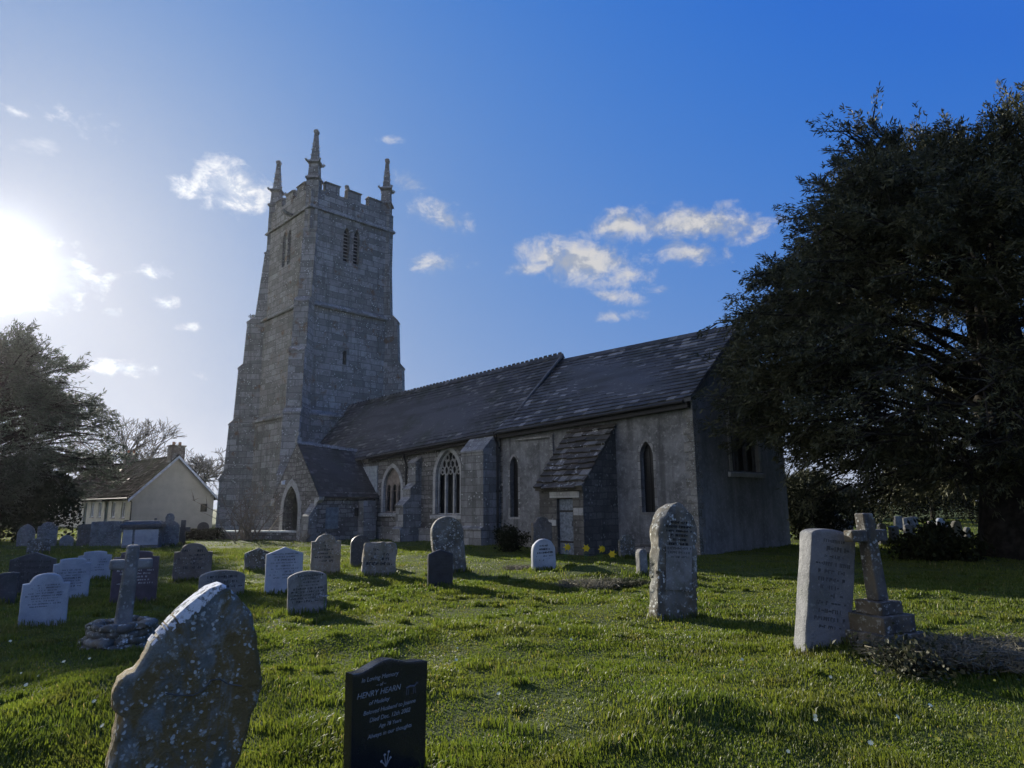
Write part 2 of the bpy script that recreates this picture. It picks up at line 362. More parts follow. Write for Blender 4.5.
finish(t, out, c, .95, b, .8, .05, .1); M_TURF = m
tag(np_mesh('ground', np.stack([GX, GY, GZ], -1).reshape(-1, 3), [q], M_TURF, smooth=True), 'gently uneven churchyard ground', 'ground', None, 'structure')

# ------------------------------------------------------------------ church
YAW = R(-45.658); OX, OY = 5.7239, 21.0093
church = empty('church', (OX, OY, 0), YAW, 'old grey stone church with tall battlemented west tower, slate roofs and gabled porch', 'church')
def lerp(a, b, t): return a+(b-a)*t
def roof_slates(mb, A0, A1, B0, B1, course, width, thick, jit=.006, m=0, ragged=.012, wvar=.25):
    """A0-A1 eave, B0-B1 ridge; individual slates laid in courses"""
    A0, A1, B0, B1 = map(Vector, (A0, A1, B0, B1)); slope = ((B0-A0).length+(B1-A1).length)/2; rows = max(2, round(slope/course))
    nrm = (A1-A0).cross(B0-A0).normalized()
    if nrm.z < 0: nrm = -nrm
    L = (A1-A0).length
    Pt = lambda s, t: (A0.lerp(A1, s)).lerp(B0.lerp(B1, s), t)
    for j in range(rows):
        t0, t1 = j/rows, min(1, (j+1.25)/rows); s = -random.random()*width/L
        while s < 1:
            ws = width*(1+random.uniform(-wvar, wvar))/L; a, b = max(0, s), min(1, s+ws-.004/L)
            if b-a > .02/L:
                dz = thick+random.uniform(0, jit); dt = random.uniform(-ragged, ragged)/slope
                lo = [Pt(a, t0+dt)+nrm*(dz*.15), Pt(b, t0+dt)+nrm*(dz*.15)]; hi = [Pt(a, t0+dt)+nrm*(dz+thick), Pt(b, t0+dt)+nrm*(dz+thick+random.uniform(-jit, jit))]
                up = [Pt(a, t1)+nrm*(thick*.3), Pt(b, t1)+nrm*(thick*.3)]
                base = len(mb.v); mb.v += [tuple(p) for p in lo+hi+up]
                for f in ((0, 1, 3, 2), (2, 3, 5, 4), (0, 2, 4), (1, 5, 3)): mb.f.append(tuple(base+i for i in f)); mb.m.append(m)
            s += ws
# ---- chancel
CE_W, CE_E = 4.80, 5.12; CR = 7.85; CW = 6.5; CX = 3.25; CL_ = -8.78
mb = MB()
lan1 = gothic(-1.80, .52, 1.32, 3.15, 3.66, 6); lan2 = gothic(-8.12, .46, 1.12, 3.1, 3.52, 6)
wall(mb, (0, 0, 0), (1, 0, 0), [(CL_, -.3), (0, -.3), (0, CE_E), (CL_, CE_W)], [lan1, lan2], .28, 0)
ewin = gothic(3.35, 2.0, 2.66, 4.7, 6.2, 9)
wall(mb, (0, 0, 0), (0, 1, 0), [(0, -.3), (CW, -.3), (CW, CE_E-.05), (CX, CR-.06), (0, CE_E)], [ewin], .35, 1)
mb.poly([(0, CW, -.3), (CL_, CW, -.3), (CL_, CW, CE_W), (0, CW, CE_E-.05)], 0)
mb.poly([(CL_, 0, -.3), (CL_, CW, -.3), (CL_, CW, CE_W), (CL_, CX, CR), (CL_, 0, CE_W)], 0)
chancel = mb.build('chancel_wall', [M_RENDER, M_RENDER_E], church)
# rough stone quoins at the south-east corner, shallow blocked recess, plinth
mb = MB(); z = -.1; k = 0
while z < CE_E-.25:
    h = random.uniform(.2, .34); a = .34 if k % 2 else .2; b = .2 if k % 2 else .34
    pr = .02+random.random()*.025
    mb.solid([(-a, -pr, z), (pr, -pr, z), (pr, b, z), (-a, b, z)], [(-a, -pr*.8, z+h-.015), (pr*.9, -pr, z+h-.015), (pr, b, z+h-.015), (-a, b, z+h-.015)]); z += h; k += 1
mb.build('quoins', grave_mat('quoin_stone', (.26, .25, .23), (.12, .115, .10), .9, 0, .3), chancel)
mb = MB(); mb.box(-7.95, -5.95, -.09, -.004, 4.12, 4.24); mb.box(-6.1, -5.95, -.08, -.004, 2.6, 4.115); mb.build('string_course', M_BUTT, chancel)
mb = MB(); mb.box(CL_+.02, -5.02, -.10, -.003, -.2, .55); mb.build('plinth', M_NAVE, chancel); mb = MB(); mb.box(-3.03, -.36, -.07, -.003, -.2, .3); mb.build('plinth', M_NAVE, chancel)
# windows of the chancel
def lancet(cx, w_, z0, zs, za):
    mb = MB(); o_, i_ = gothic(cx, w_+.20, z0-.08, zs, za+.11, 6), gothic(cx, w_-.0, z0, zs, za, 6)
    o2 = [(x, zz) for x, zz in o_]
    wall(mb, (0, -.012, 0), (1, 0, 0), o2, [i_], .12)
    f = mb.build('window', M_BUTT, church); f['label'] = 'narrow single-light lancet window'
    mb = MB(); mb.poly([(x, .2, zz) for x, zz in gothic(cx, w_+.04, z0-.02, zs, za+.02, 6)])
    for k in range(1, 9):
        zz = z0+k*(za-z0)/9; mb.box(cx-w_/2, cx+w_/2, .175, .19, zz-.008, zz+.008, 1)
    mb.box(cx-.012, cx+.012, .176, .191, z0, za-.05, 1)
    mb.build('pane', [M_GLASS, M_IRON], f)
lancet(-1.80, .52, 1.32, 3.15, 3.66); lancet(-8.12, .46, 1.12, 3.1, 3.52)
def tracery_window(cx, w_, z0, zs, za, lights, P, glass_d, sill=True, fill=False, mat=None, frame_w=.16):
    """P(s, z, d) -> local point; builds stone frame, mullions, cusped heads and tracery bars"""
    mat = mat or M_DRESS; mb = MB()
    def bar(pts, r, d=.16):
        mb.tube([P(s, z, d) for s, z in pts], r, 5)
    inner = gothic(cx, w_-.1, z0, zs, za-.06, 10)
    bar(inner[1:]+[inner[0], inner[1]], .055)
    hw = w_/2; H = za-zs; lw = w_/lights
    for i in range(1, lights):
        s = cx-hw+i*lw; top = zs+.05
        mb.solid([P(s-.05, z0, .10), P(s+.05, z0, .10), P(s+.05, z0, .22), P(s-.05, z0, .22)], [P(s-.05, top, .10), P(s+.05, top, .10), P(s+.05, top, .22), P(s-.05, top, .22)])
    for i in range(lights):
        c = cx-hw+(i+.5)*lw; a = gothic(c, lw-.04, zs-.12, zs-.1, zs+.33, 6); bar(a[1:]+[a[0]], .035) if False else bar(a[2:], .035)
    if fill:   # blind tracery: stone plate over the heads
        o_ = gothic(cx, w_-.06, zs-.15, zs, za-.03, 9); hs = [gothic(cx-hw+(i+.5)*lw, lw-.16, zs-.12, zs-.06, zs+.2, 5) for i in range(lights)]
        tris = tessellate_polygon([[Vector((x, z, 0)) for x, z in l] for l in [o_]+hs]); flat = [p for l in [o_]+hs for p in l]
        for tr in tris: mb.poly([P(flat[i][0], flat[i][1], .15) for i in tr])
    else:
        rows = [(zs+.30, lights*2-1, .17), (zs+.30+H*.25, lights+1 if lights > 2 else 2, .17), (zs+.3+H*.46, 2, .14)]
        for (zz, n, r) in rows:
            if zz+.2 > za: continue
            half = hw*math.sqrt(max(.05, 1-((zz-zs)/H)**1.6))-.12
            for i in range(n):
                c = cx+(i-(n-1)/2)*(2*half/max(n, 1)); rr = min(r, half/n*1.05)
                bar([(c+rr*math.cos(a)*.85, zz+rr*1.25*math.sin(a)) for a in np.linspace(0, 2*math.pi, 9)], .026)
    f = mb.build('window', mat, church, smooth=50)
    mb = MB(); g = gothic(cx, w_+.02, z0-.02, zs, za+.02, 9); mb.poly([P(x, z, glass_d) for x, z in g]); mb.build('pane', M_GLASS, f)
    mb = MB()   # dressed surround and hood
    o_ = gothic(cx, w_+2*frame_w+.02, z0-.0, zs, za+frame_w*1.3, 10); i_ = gothic(cx, w_-.02, z0, zs, za, 10)
    n = len(o_)
    for i in range(1, n):
        a, b, c2, d2 = o_[i], o_[(i+1) % n], i_[(i+1) % n], i_[i]
        mb.solid([P(a[0], a[1], -.03), P(b[0], b[1], -.03), P(c2[0], c2[1], -.03), P(d2[0], d2[1], -.03)], [P(a[0], a[1], .1), P(b[0], b[1], .1), P(c2[0], c2[1], .1), P(d2[0], d2[1], .1)])
    mb.build('surround', M_DRESS, f)
    if sill:
        mb = MB(); s0, s1 = cx-hw-.28, cx+hw+.28
        mb.solid([P(s0, z0-.2, -.09), P(s1, z0-.2, -.09), P(s1, z0-.2, .1), P(s0, z0-.2, .1)], [P(s0, z0-.06, -.09), P(s1, z0-.06, -.09), P(s1, z0-.004, .1), P(s0, z0-.004, .1)]); mb.build('sill', M_DRESS, f)
    return f
fw = tracery_window(3.35, 2.0, 2.66, 4.7, 6.2, 3, lambda s, z, d: (-d, s, z), .25, mat=plain('dark_stone', (.10, .10, .10), .9)); fw['label'] = 'three-light east window'  # east tracery in a plain darker stone
# ---- nave
NL0, NL1 = -26.5, CL_; NV = .1; NAX = 3.15
def nave_eave(u): return 4.65+.22-(NL1-.4-u)*.0475     # wall-head height
mb = MB()
w1 = gothic(-16.78, 1.5, 1.28, 2.45, 3.45, 9); w2 = gothic(-12.45, 1.75, 1.2, 2.85, 4.05, 10)
wall(mb, (0, NV, 0), (1, 0, 0), [(NL0, -.3), (NL1, -.3), (NL1, nave_eave(NL1)), (NL0, nave_eave(NL0))], [w1, w2], .38, 0)
NR0, NR1 = 7.80, 8.15; NW = 6.2
mb.poly([(NL1, NV, -.3), (NL1, NW, -.3), (NL1, NW, 4.9), (NL1, NAX, NR1-.05), (NL1, NV, nave_eave(NL1))])
mb.poly([(NL0, NW, -.3), (NL1, NW, -.3), (NL1, NW, 4.9), (NL0, NW, 4.4)])
nave = mb.build('nave_wall', M_NAVE, church)
tracery_window(-16.78, 1.5, 1.28, 2.45, 3.45, 3, lambda s, z, d: (s, NV+d, z), .3, fill=True, mat=plain('tan_stone', (.27, .22, .18), .9))['label'] = 'three-light window with solid stone head'
tracery_window(-12.45, 1.75, 1.2, 2.85, 4.05, 3, lambda s, z, d: (s, NV+d, z), .3)['label'] = 'three-light window with open net tracery'
mb = MB(); mb.box(-26, -10.4, NV-.12, NV-.003, -.2, .48); mb.box(-26, -10.4, NV-.15, NV-.004, .484, .56); mb.build('plinth', M_BUTT, nave)
# roofs
ov = .30
def ch_e(u): return lerp(CE_W, CE_E, (u-CL_)/-CL_)-.877*.26
CR0, CR1 = 7.92, 7.85
mb = MB(); A0, A1, B0, B1 = (CL_-.05, -ov, ch_e(CL_)), (.16, -ov, ch_e(0)), (CL_-.05, CX, CR0), (.16, CX, CR1)
roof_slates(mb, A0, A1, B0, B1, .24, .34, .022, .012)
mb.solid([A0, A1, B1, B0], [(p[0], p[1], p[2]-.12) for p in (A0, A1, B1, B0)])
N0, N1 = (CL_-.05, CW+ov, CE_W-.2), (.16, CW+ov, CE_E-.2)
mb.solid([B0, B1, N1, N0], [(p[0], p[1], p[2]-.12) for p in (B0, B1, N1, N0)])
for k in range(22):     # ridge tiles
    u0 = lerp(CL_-.05, .16, k/22); u1 = lerp(CL_-.05, .16, (k+.97)/22); zz = lerp(CR0, CR1, k/22)+.05
    mb.solid([(u0, CX-.16, zz-.13), (u0, CX, zz+.045), (u0, CX+.16, zz-.13), (u0, CX, zz-.05)], [(u1, CX-.16, zz-.13), (u1, CX, zz+.04), (u1, CX+.16, zz-.13), (u1, CX, zz-.05)])
rf = mb.build('roof', M_SLATE_C, chancel, fix=False); rf['label'] = 'paler slate roof of the chancel'
mb = MB(); e0, e1 = (CL_, -.24, ch_e(CL_)-.22), (-.02, -.24, ch_e(0)-.22)     # eaves board and gutter
mb.solid([(CL_, -.24, ch_e(CL_)-.30), (-.02, -.24, ch_e(0)-.30), (-.02, -.02, ch_e(0)-.30), (CL_, -.02, ch_e(CL_)-.30)], [(CL_, -.24, ch_e(CL_)-.10), (-.02, -.24, ch_e(0)-.10), (-.02, -.02, ch_e(0)+.02), (CL_, -.02, ch_e(CL_)+.02)])
mb.tube([(CL_, -.33, ch_e(CL_)-.10), (-.1, -.33, ch_e(0)-.10)], .065, 8); mb.build('gutter', M_IRON, chancel)
mb = MB(); nd = .877*.26
def nv_e(u): return nave_eave(u)-.98*.33
A0, A1, B0, B1 = (NL0, -.22, nv_e(NL0)), (NL1-.12+.3, -.22, nv_e(NL1)), (NL0, NAX, NR0), (NL1-.12+.75, NAX, NR1)
roof_slates(mb, A0, A1, B0, B1, .24, .32, .020, .010)
mb.solid([A0, A1, B1, B0], [(p[0], p[1], p[2]-.12) for p in (A0, A1, B1, B0)])
N0, N1 = (NL0, NW+.3, 4.2), (NL1+.3, NW+.3, 4.7)
mb.solid([B0, B1, N1, N0], [(p[0], p[1], p[2]-.12) for p in (B0, B1, N1, N0)])
rf = mb.build('roof', M_SLATE_N, nave, fix=False); rf['label'] = 'dark slate roof of the nave with crested ridge'
mb = MB()
nt = 62
for k in range(nt):
    u0, u1 = lerp(B0[0], B1[0], k/nt), lerp(B0[0], B1[0], (k+.97)/nt); zz = lerp(NR0, NR1, k/nt)+.05+random.uniform(-.01, .01)
    mb.solid([(u0, NAX-.17, zz-.14), (u0, NAX, zz+.05), (u0, NAX+.17, zz-.14), (u0, NAX, zz-.05)], [(u1, NAX-.17, zz-.14), (u1, NAX, zz+.05), (u1, NAX+.17, zz-.14), (u1, NAX, zz-.05)])
    mb.box(u0+.03, u1-.07, NAX-.02, NAX+.02, zz+.03, zz+.115)
mb.build('ridge_tiles', M_SLATE_N, nave)
mb = MB(); a = Vector(A1)+Vector((.03, 0, .03)); b = Vector(B1)+Vector((.03, 0, .03))    # verge of the nave gable over the chancel roof
mb.solid([a+Vector((-.08, 0, -.06)), a+Vector((.02, 0, -.06)), a+Vector((.02, 0, .03)), a+Vector((-.08, 0, .03))], [b+Vector((-.08, 0, -.06)), b+Vector((.02, 0, -.06)), b+Vector((.02, 0, .03)), b+Vector((-.08, 0, .03))]); mb.build('verge', plain('verge_slate', (.13, .13, .13), .8), nave)
mb = MB(); u0, u1 = -18.6, NL1
mb.solid([(u0, -.16, nv_e(u0)-.28), (u1, -.16, nv_e(u1)-.28), (u1, NV-.01, nv_e(u1)-.28), (u0, NV-.01, nv_e(u0)-.28)], [(u0, -.16, nv_e(u0)-.1), (u1, -.16, nv_e(u1)-.1), (u1, NV-.01, nv_e(u1)+.05), (u0, NV-.01, nv_e(u0)+.05)])
mb.tube([(u0, -.26, nv_e(u0)-.10), (u1, -.26, nv_e(u1)-.10)], .065, 8); mb.build('gutter', M_IRON, nave)
def pipe(u, v, z0, z1, par, vw):
    mb = MB(); mb.tube([(u, vw-.30, z1+.25), (u, vw-.28, z1+.1), (u, v, z1-.25), (u, v, z0)], .05, 8)
    for zz in (z0+.3, (z0+z1)/2, z1-.4): mb.box(u-.08, u+.08, v-.02, v+.09, zz-.03, zz+.03)
    mb.build('drainpipe', M_IRON, par)
pipe(-15.45, -.03, .0, 3.8, nave, NV); pipe(-9.0+.02, -.10, .0, 4.3, chancel, 0)
# stepped buttress between the nave windows, broad one at the east end
def buttress(u0, u1, steps, vw, par, mat=M_BUTT, flip=1):
    """steps: list of (projection, z0, z1) from the ground up, each capped by a sloped weathering to the next"""
    mb = MB()
    for i, (p, z0, z1) in enumerate(steps):
        nxt = steps[i+1][0] if i+1 < len(steps) else .02; zw = (p-nxt)*1.15
        if i+1 < len(steps): zw = min(zw, steps[i+1][2]-z1-.1)
        e_ = .004*i
        mb.solid([(u0+e_, vw-p, z0), (u1-e_, vw-p, z0), (u1-e_, vw+.0, z0), (u0+e_, vw+.0, z0)], [(u0+e_, vw-p, z1), (u1-e_, vw-p, z1), (u1-e_, vw+.0, z1), (u0+e_, vw+.0, z1)])
        mb.solid([(u0-.02, vw-p-.04, z1+.002), (u1+.02, vw-p-.04, z1+.002), (u1+.02, vw-.002, z1+.002), (u0-.02, vw-.002, z1+.002)],
                 [(u0-.02, vw-p-.04, z1+.07), (u1+.02, vw-p-.04, z1+.07), (u1+.02, vw-nxt+.01, z1+zw), (u0-.02, vw-nxt+.01, z1+zw)])
    return mb.build('buttress', mat, par)
buttress(-15.0, -14.4, [(1.15, -.3, .5), (1.0, .5, 1.55), (.62, 1.55, 2.3), (.34, 2.3, 3.5)], NV, nave)
buttress(-10.45, -9.05, [(1.05, -.3, .62), (.92, .62, 3.72)], NV, nave)
# ---- priest's doorway with its steep stone-tiled roof
LU0, LU1, LV = -5.0, -3.05, -1.85
mb = MB(); hole = [(-4.20, -.05), (-3.50, -.05), (-3.50, 1.80), (-4.20, 1.80)]
wall(mb, (0, LV, 0), (1, 0, 0), [(LU0, -.3), (LU1, -.3), (LU1, 2.2), (LU0, 2.2)], [hole], .22, 0)
mb.poly([(LU1, LV, -.3), (LU1, -.001, -.3), (LU1, -.001, 4.25), (LU1, LV, 2.2)], 1)
mb.poly([(LU0, LV, -.3), (LU0, -.001, -.3), (LU0, -.001, 4.25), (LU0, LV, 2.2)], 1)
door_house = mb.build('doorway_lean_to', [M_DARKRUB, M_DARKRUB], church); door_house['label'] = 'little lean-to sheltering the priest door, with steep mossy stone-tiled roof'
mb = MB(); roof_slates(mb, (LU0-.12, LV-.16, 2.12), (LU1+.1, LV-.16, 2.12), (LU0-.12, -.01, 4.36), (LU1+.1, -.01, 4.36), .27, .40, .038, .02, 0, .035, .45)
mb.solid([(LU0-.08, LV-.12, 2.14), (LU1+.06, LV-.12, 2.14), (LU1+.06, -.01, 4.32), (LU0-.08, -.01, 4.32)], [(LU0-.08, LV-.12, 2.06), (LU1+.06, LV-.12, 2.06), (LU1+.06, -.01, 4.24), (LU0-.08, -.01, 4.24)])
mb.build('roof', M_TILE_L, door_house, fix=False)
mb = MB(); mb.box(-4.5, -3.2, LV-.03, LV-.003, 1.82, 2.02); mb.build('lintel', M_DRESS, door_house)
for q in ((-3.46, LU1-.004, 1.25, 1.48), (LU0+.01, -4.24, .9, 1.1)): mb = MB(); mb.box(q[0], q[1], LV-.025, LV-.003, q[2], q[3]); mb.build('jamb_stone', M_DRESS, door_house)
mb = MB()
for i in range(5): mb.box(-4.19+i*.138, -4.19+i*.138+.13, LV+.12, LV+.165, -.02, 1.78)
door = mb.build('door', M_WOODG, door_house)
for zz in (.35, 1.35): mb = MB(); mb.box(-4.17, -3.53, LV+.105, LV+.118, zz, zz+.06); mb.build('hinge', M_IRON, door)
mb = MB(); mb.tube([(-3.6, LV+.10, .9), (-3.6, LV+.07, .93), (-3.6, LV+.07, 1.02), (-3.6, LV+.10, 1.05)], .012, 6); mb.build('handle', M_IRON, door)
# ---- porch
PU, PW, PV = -20.35, 2.3, -3.2; PZ, PR = 2.25, 4.70
mb = MB(); arch = gothic(-20.72, 1.6, -.05, 1.35, 2.62, 9)
wall(mb, (0, PV, 0), (1, 0, 0), [(PU-PW, -.3), (PU+PW, -.3), (PU+PW, PZ), (PU, PR), (PU-PW, PZ)], [arch], .5, 0)
for su in (-1, 1): mb.poly([(PU+su*PW, PV, -.3), (PU+su*PW, NV-.002, -.3), (PU+su*PW, NV-.002, PZ), (PU+su*PW, PV, PZ)])
porch = mb.build('porch_wall', M_NAVE, church)
mb = MB(); mb.box(PU-PW+.02, PU+PW-.02, NV-.06, NV-.01, -.2, 3.6); mb.box(PU-PW+.02, PU-PW+.05, PV+.55, NV-.1, -.2, 2.2); mb.build('interior', M_PLASTER, porch)
mb = MB(); mb.box(-21.1, -20.2, NV-.11, NV-.065, 0, 1.9); mb.build('door', plain('old_oak', (.05, .04, .03), .8), porch)
mb = MB(); o_ = gothic(-20.72, 1.6+.56, -.05, 1.35, 2.98, 9); i_ = gothic(-20.72, 1.6, -.05, 1.35, 2.62, 9)
for i in range(1, len(o_)):
    a, b, c2, d2 = o_[i], o_[(i+1) % len(o_)], i_[(i+1) % len(o_)], i_[i]
    if i in (len(o_)-1, 1):   # jambs in blocks
        z0, z1 = -.05, 1.35; n = 4
        for k in range(n):
            za, zb = lerp(z0, z1, k/n), lerp(z0, z1, (k+.97)/n); ww = .06*(k % 2); s0, s1 = (min(a[0], d2[0]), max(a[0], d2[0])); 
            if i == 1: s1 += ww
            else: s0 -= ww
            mb.box(s0, s1, PV-.035, PV+.12, za, zb)
        continue
    mb.solid([(p[0], PV-.03, p[1]) for p in (a, b, c2, d2)], [(p[0], PV+.12, p[1]) for p in (a, b, c2, d2)])
mb.build('arch', M_DRESS, porch)
mb = MB(); roof_slates(mb, (PU+PW+.16, PV-.02, PZ-.2), (PU+PW+.16, NV, PZ-.24), (PU, PV-.02, PR+.08), (PU, 1.2, PR-.25), .17, .2, .012)
for su in (1, -1):
    q4 = [(PU+su*(PW+.15), PV, PZ-.19), (PU+su*(PW+.15), NV-.01, PZ-.24), (PU, 1.2, PR-.26), (PU, PV, PR+.07)]; mb.solid(q4, [(p[0], p[1], p[2]-.08) for p in q4])
mb.build('roof', M_TILE_P, porch, fix=False)
mb = MB()
for k in range(9):
    v0, v1 = lerp(PV-.05, .9, k/9), lerp(PV-.05, .9, (k+.96)/9); zz = lerp(PR+.1, PR-.22, k/9)+random.uniform(-.015, .015)
    mb.solid([(PU-.17, v0, zz-.12), (PU, v0, zz+.05), (PU+.17, v0, zz-.12)], [(PU-.17, v1, zz-.12), (PU, v1, zz+.05), (PU+.17, v1, zz-.12)])
mb.build('ridge_tiles', grave_mat('lichened_ridge', (.24, .235, .22), (.12, .115, .105), 1.2, .1, .2), porch)
mb = MB()    # flashing where the porch roof meets the nave
mb.solid([(PU+PW+.2, NV-.03, PZ-.14), (PU+PW+.2, NV-.005, PZ-.14), (PU+.55, NV-.005, PR-.62), (PU+.55, NV-.03, PR-.62)], [(PU+PW+.26, NV-.03, PZ-.1), (PU+PW+.26, NV-.005, PZ-.1), (PU+.58, NV-.005, PR-.54), (PU+.58, NV-.03, PR-.54)]); mb.build('flashing', M_LEAD, porch)
for su in (1, -1):    # kneelers, corner buttress and gable cross
    mb = MB(); c = PU+su*(PW+.02); mb.solid([(c-.22, PV-.06, PZ-.62), (c+.22*1, PV-.06, PZ-.35), (c+.22, PV+.2, PZ-.35), (c-.22, PV+.2, PZ-.62)], [(c-.2, PV-.06, PZ-.28), (c+.25, PV-.06, PZ-.2), (c+.25, PV+.2, PZ-.2), (c-.2, PV+.2, PZ-.28)])
    mb.build('kneeler', M_DRESS, porch)
mb = MB(); mb.solid([(PU+PW-.62, PV-.5, -.3), (PU+PW+.03, PV-.5, -.3), (PU+PW+.03, PV-.003, -.3), (PU+PW-.62, PV-.003, -.3)], [(PU+PW-.62, PV-.42, 1.15), (PU+PW+.03, PV-.42, 1.15), (PU+PW+.03, PV-.003, 1.75), (PU+PW-.62, PV-.003, 1.75)]); mb.build('buttress', M_BUTT, porch)
mb = MB(); mb.box(PU-.13, PU+.13, PV-.08, PV+.16, PR+.04, PR+.3); mb.box(PU-.05, PU+.05, PV-.02, PV+.08, PR+.3, PR+.75); mb.box(PU-.17, PU+.17, PV-.015, PV+.075, PR+.46, PR+.58); mb.build('gable_cross', M_DRESS, porch)
mb = MB(); mb.box(-21.48, -21.36, PV-.2, PV-.06, 2.70, 2.88); mb.box(-21.44, -21.4, PV-.1, PV, 2.88, 2.92); mb.build('lantern', M_WHITE, porch)
mb = MB(); mb.box(PU+PW+.003, PU+PW+.05, -2.75, -2.1, .55, 1.55); mb.build('noticeboard', plain('board_grey', (.16, .19, .21), .7), porch)
mb = MB(); mb.box(PU+PW+.004, PU+PW+.03, -1.2, -.95, 1.1, 1.5); mb.build('slit_opening', M_DARK, porch)
pipe_mb = MB(); pipe_mb.tube([(PU+PW+.2, -.2, PZ-.3), (PU+PW+.1, -.2, PZ-.55), (PU+PW+.1, -.2, 0)], .05, 8); pipe_mb.build('drainpipe', M_IRON, porch)
mb = MB(); mb.solid([(PU+PW+.0, -1.0, -.3), (PU+PW+.55, -1.0, -.3), (PU+PW+.55, -.3, -.3), (PU+PW+.0, -.3, -.3)], [(PU+PW+.0, -1.0, 1.85), (PU+PW+.45, -1.0, 1.85), (PU+PW+.45, -.3, 1.85), (PU+PW+.0, -.3, 1.85)]); mb.build('buttress', M_BUTT, porch)
# ---- tower
TU, TV = -29.54, 3.08
H1, H2, H3 = 3.42, 3.25, 3.14
Z1, Z2, Z3, ZP = 7.15, 14.1, 20.55, 21.75
mb = MB()
def stage(h, z0, z1, hE, hS):
    wall(mb, (TU+h, TV, 0), (0, 1, 0), [(-h, z0), (h, z0), (h, z1), (-h, z1)], hE, .35)
    wall(mb, (TU, TV-h, 0), (1, 0, 0), [(-h, z0), (h, z0), (h, z1), (-h, z1)], hS, .35)
    mb.poly([(TU-h, TV-h, z0), (TU-h, TV+h, z0), (TU-h, TV+h, z1), (TU-h, TV-h, z1)]); mb.poly([(TU-h, TV+h, z0), (TU+h, TV+h, z0), (TU+h, TV+h, z1), (TU-h, TV+h, z1)])
bel = [gothic(-.38, .46, 17.35, 19.25, 19.85, 6), gothic(.38, .46, 17.35, 19.25, 19.85, 6)]
slit = [(-.52, 10.5), (-.26, 10.5), (-.26, 11.4), (-.52, 11.4)]
stage(H1, -.4, Z1, [], []); stage(H2, Z1+.25, Z2, [slit], []); stage(H3, Z2+.3, ZP, [[(x-.1, z) for x, z in b] for b in bel], bel)
for (a, za, b, zb) in ((H1, Z1, H2, Z1+.25), (H2, Z2, H3, Z2+.3)):
    mb.solid([(TU+x*a, TV+y*a, za) for x, y in ((1, -1), (1, 1), (-1, 1), (-1, -1))], [(TU+x*b, TV+y*b, zb) for x, y in ((1, -1), (1, 1), (-1, 1), (-1, -1))], caps=False)
mb.poly([(TU+x*H3*.9, TV+y*H3*.9, ZP-.6) for x, y in ((1, -1), (1, 1), (-1, 1), (-1, -1))])
tower = mb.build('tower_wall', M_TOWER, church)
for face in ('E', 'S'):
    for c in ((-.48, .28) if face == 'E' else (-.38, .38)):
        mb = MB()
        P = (lambda s, z, d: (TU+H3-d, TV+s, z)) if face == 'E' else (lambda s, z, d: (TU+s, TV-H3+d, z))
        g = gothic(c, .48, 17.33, 19.25, 19.87, 6); mb.poly([P(x, z, .32) for x, z in g], 1)
        for k in range(9):
            z = 17.42+k*.24; q1 = [P(c-.23, z, .12), P(c+.23, z, .12), P(c+.23, z+.12, .30), P(c-.23, z+.12, .30)]; mb.solid(q1, [(p[0], p[1], p[2]+.03) for p in q1])
        mb.build('belfry_louvre', [M_LEAD if False else plain('louvre_slate', (.22, .22, .22), .8), M_DARK], tower)
mb = MB(); mb.poly([(TU+H2-.3, TV-.54, 10.48), (TU+H2-.3, TV-.24, 10.48), (TU+H2-.3, TV-.24, 11.42), (TU+H2-.3, TV-.54, 11.42)]); mb.build('slit_opening', M_DARK, tower)
def ring(z, h, pr, th):
    mb = MB()
    for k in range(4):
        M_ = Matrix.Translation((TU, TV, 0)) @ Matrix.Rotation(k*math.pi/2, 4, 'Z')
        a = h+pr; bot = [(-a, -a, z), (a, -a, z), (h-.004, -h+.004, z), (-h+.004, -h+.004, z)]; top = [(-a, -a, z+th*.45), (a, -a, z+th*.45), (h-.004, -h+.004, z+th), (-h+.004, -h+.004, z+th)]
        mb.solid([M_ @ Vector(p) for p in bot], [M_ @ Vector(p) for p in top])
    mb.build('string_course', M_TOWER, tower)
ring(Z1-.12, H1, .14, .3); ring(Z2-.14, H2, .16, .32); ring(Z3-.12, H3, .13, .26)
mb = MB()
for k in range(4):
    M_ = Matrix.Translation((TU, TV, 0)) @ Matrix.Rotation(k*math.pi/2, 4, 'Z'); h = H3
    mb.box(-h+.45, h-.45, -h-.002, -h+.42, ZP+.002, ZP+.1, 0, M_)
    for c in (-1.62, 0, 1.62):
        mb.box(c-.5, c+.5, -h+.01, -h+.40, ZP+.101, ZP+.72, 0, M_)
        mb.solid([M_ @ Vector(p) for p in ((c-.56, -h-.06, ZP+.722), (c+.56, -h-.06, ZP+.722), (c+.56, -h+.46, ZP+.722), (c-.56, -h+.46, ZP+.722))], [M_ @ Vector(p) for p in ((c-.56, -h-.06, ZP+.78), (c+.56, -h-.06, ZP+.78), (c+.5, -h+.2, ZP+.9), (c-.5, -h+.2, ZP+.9))])
mb.build('battlement', M_TOWER, tower)
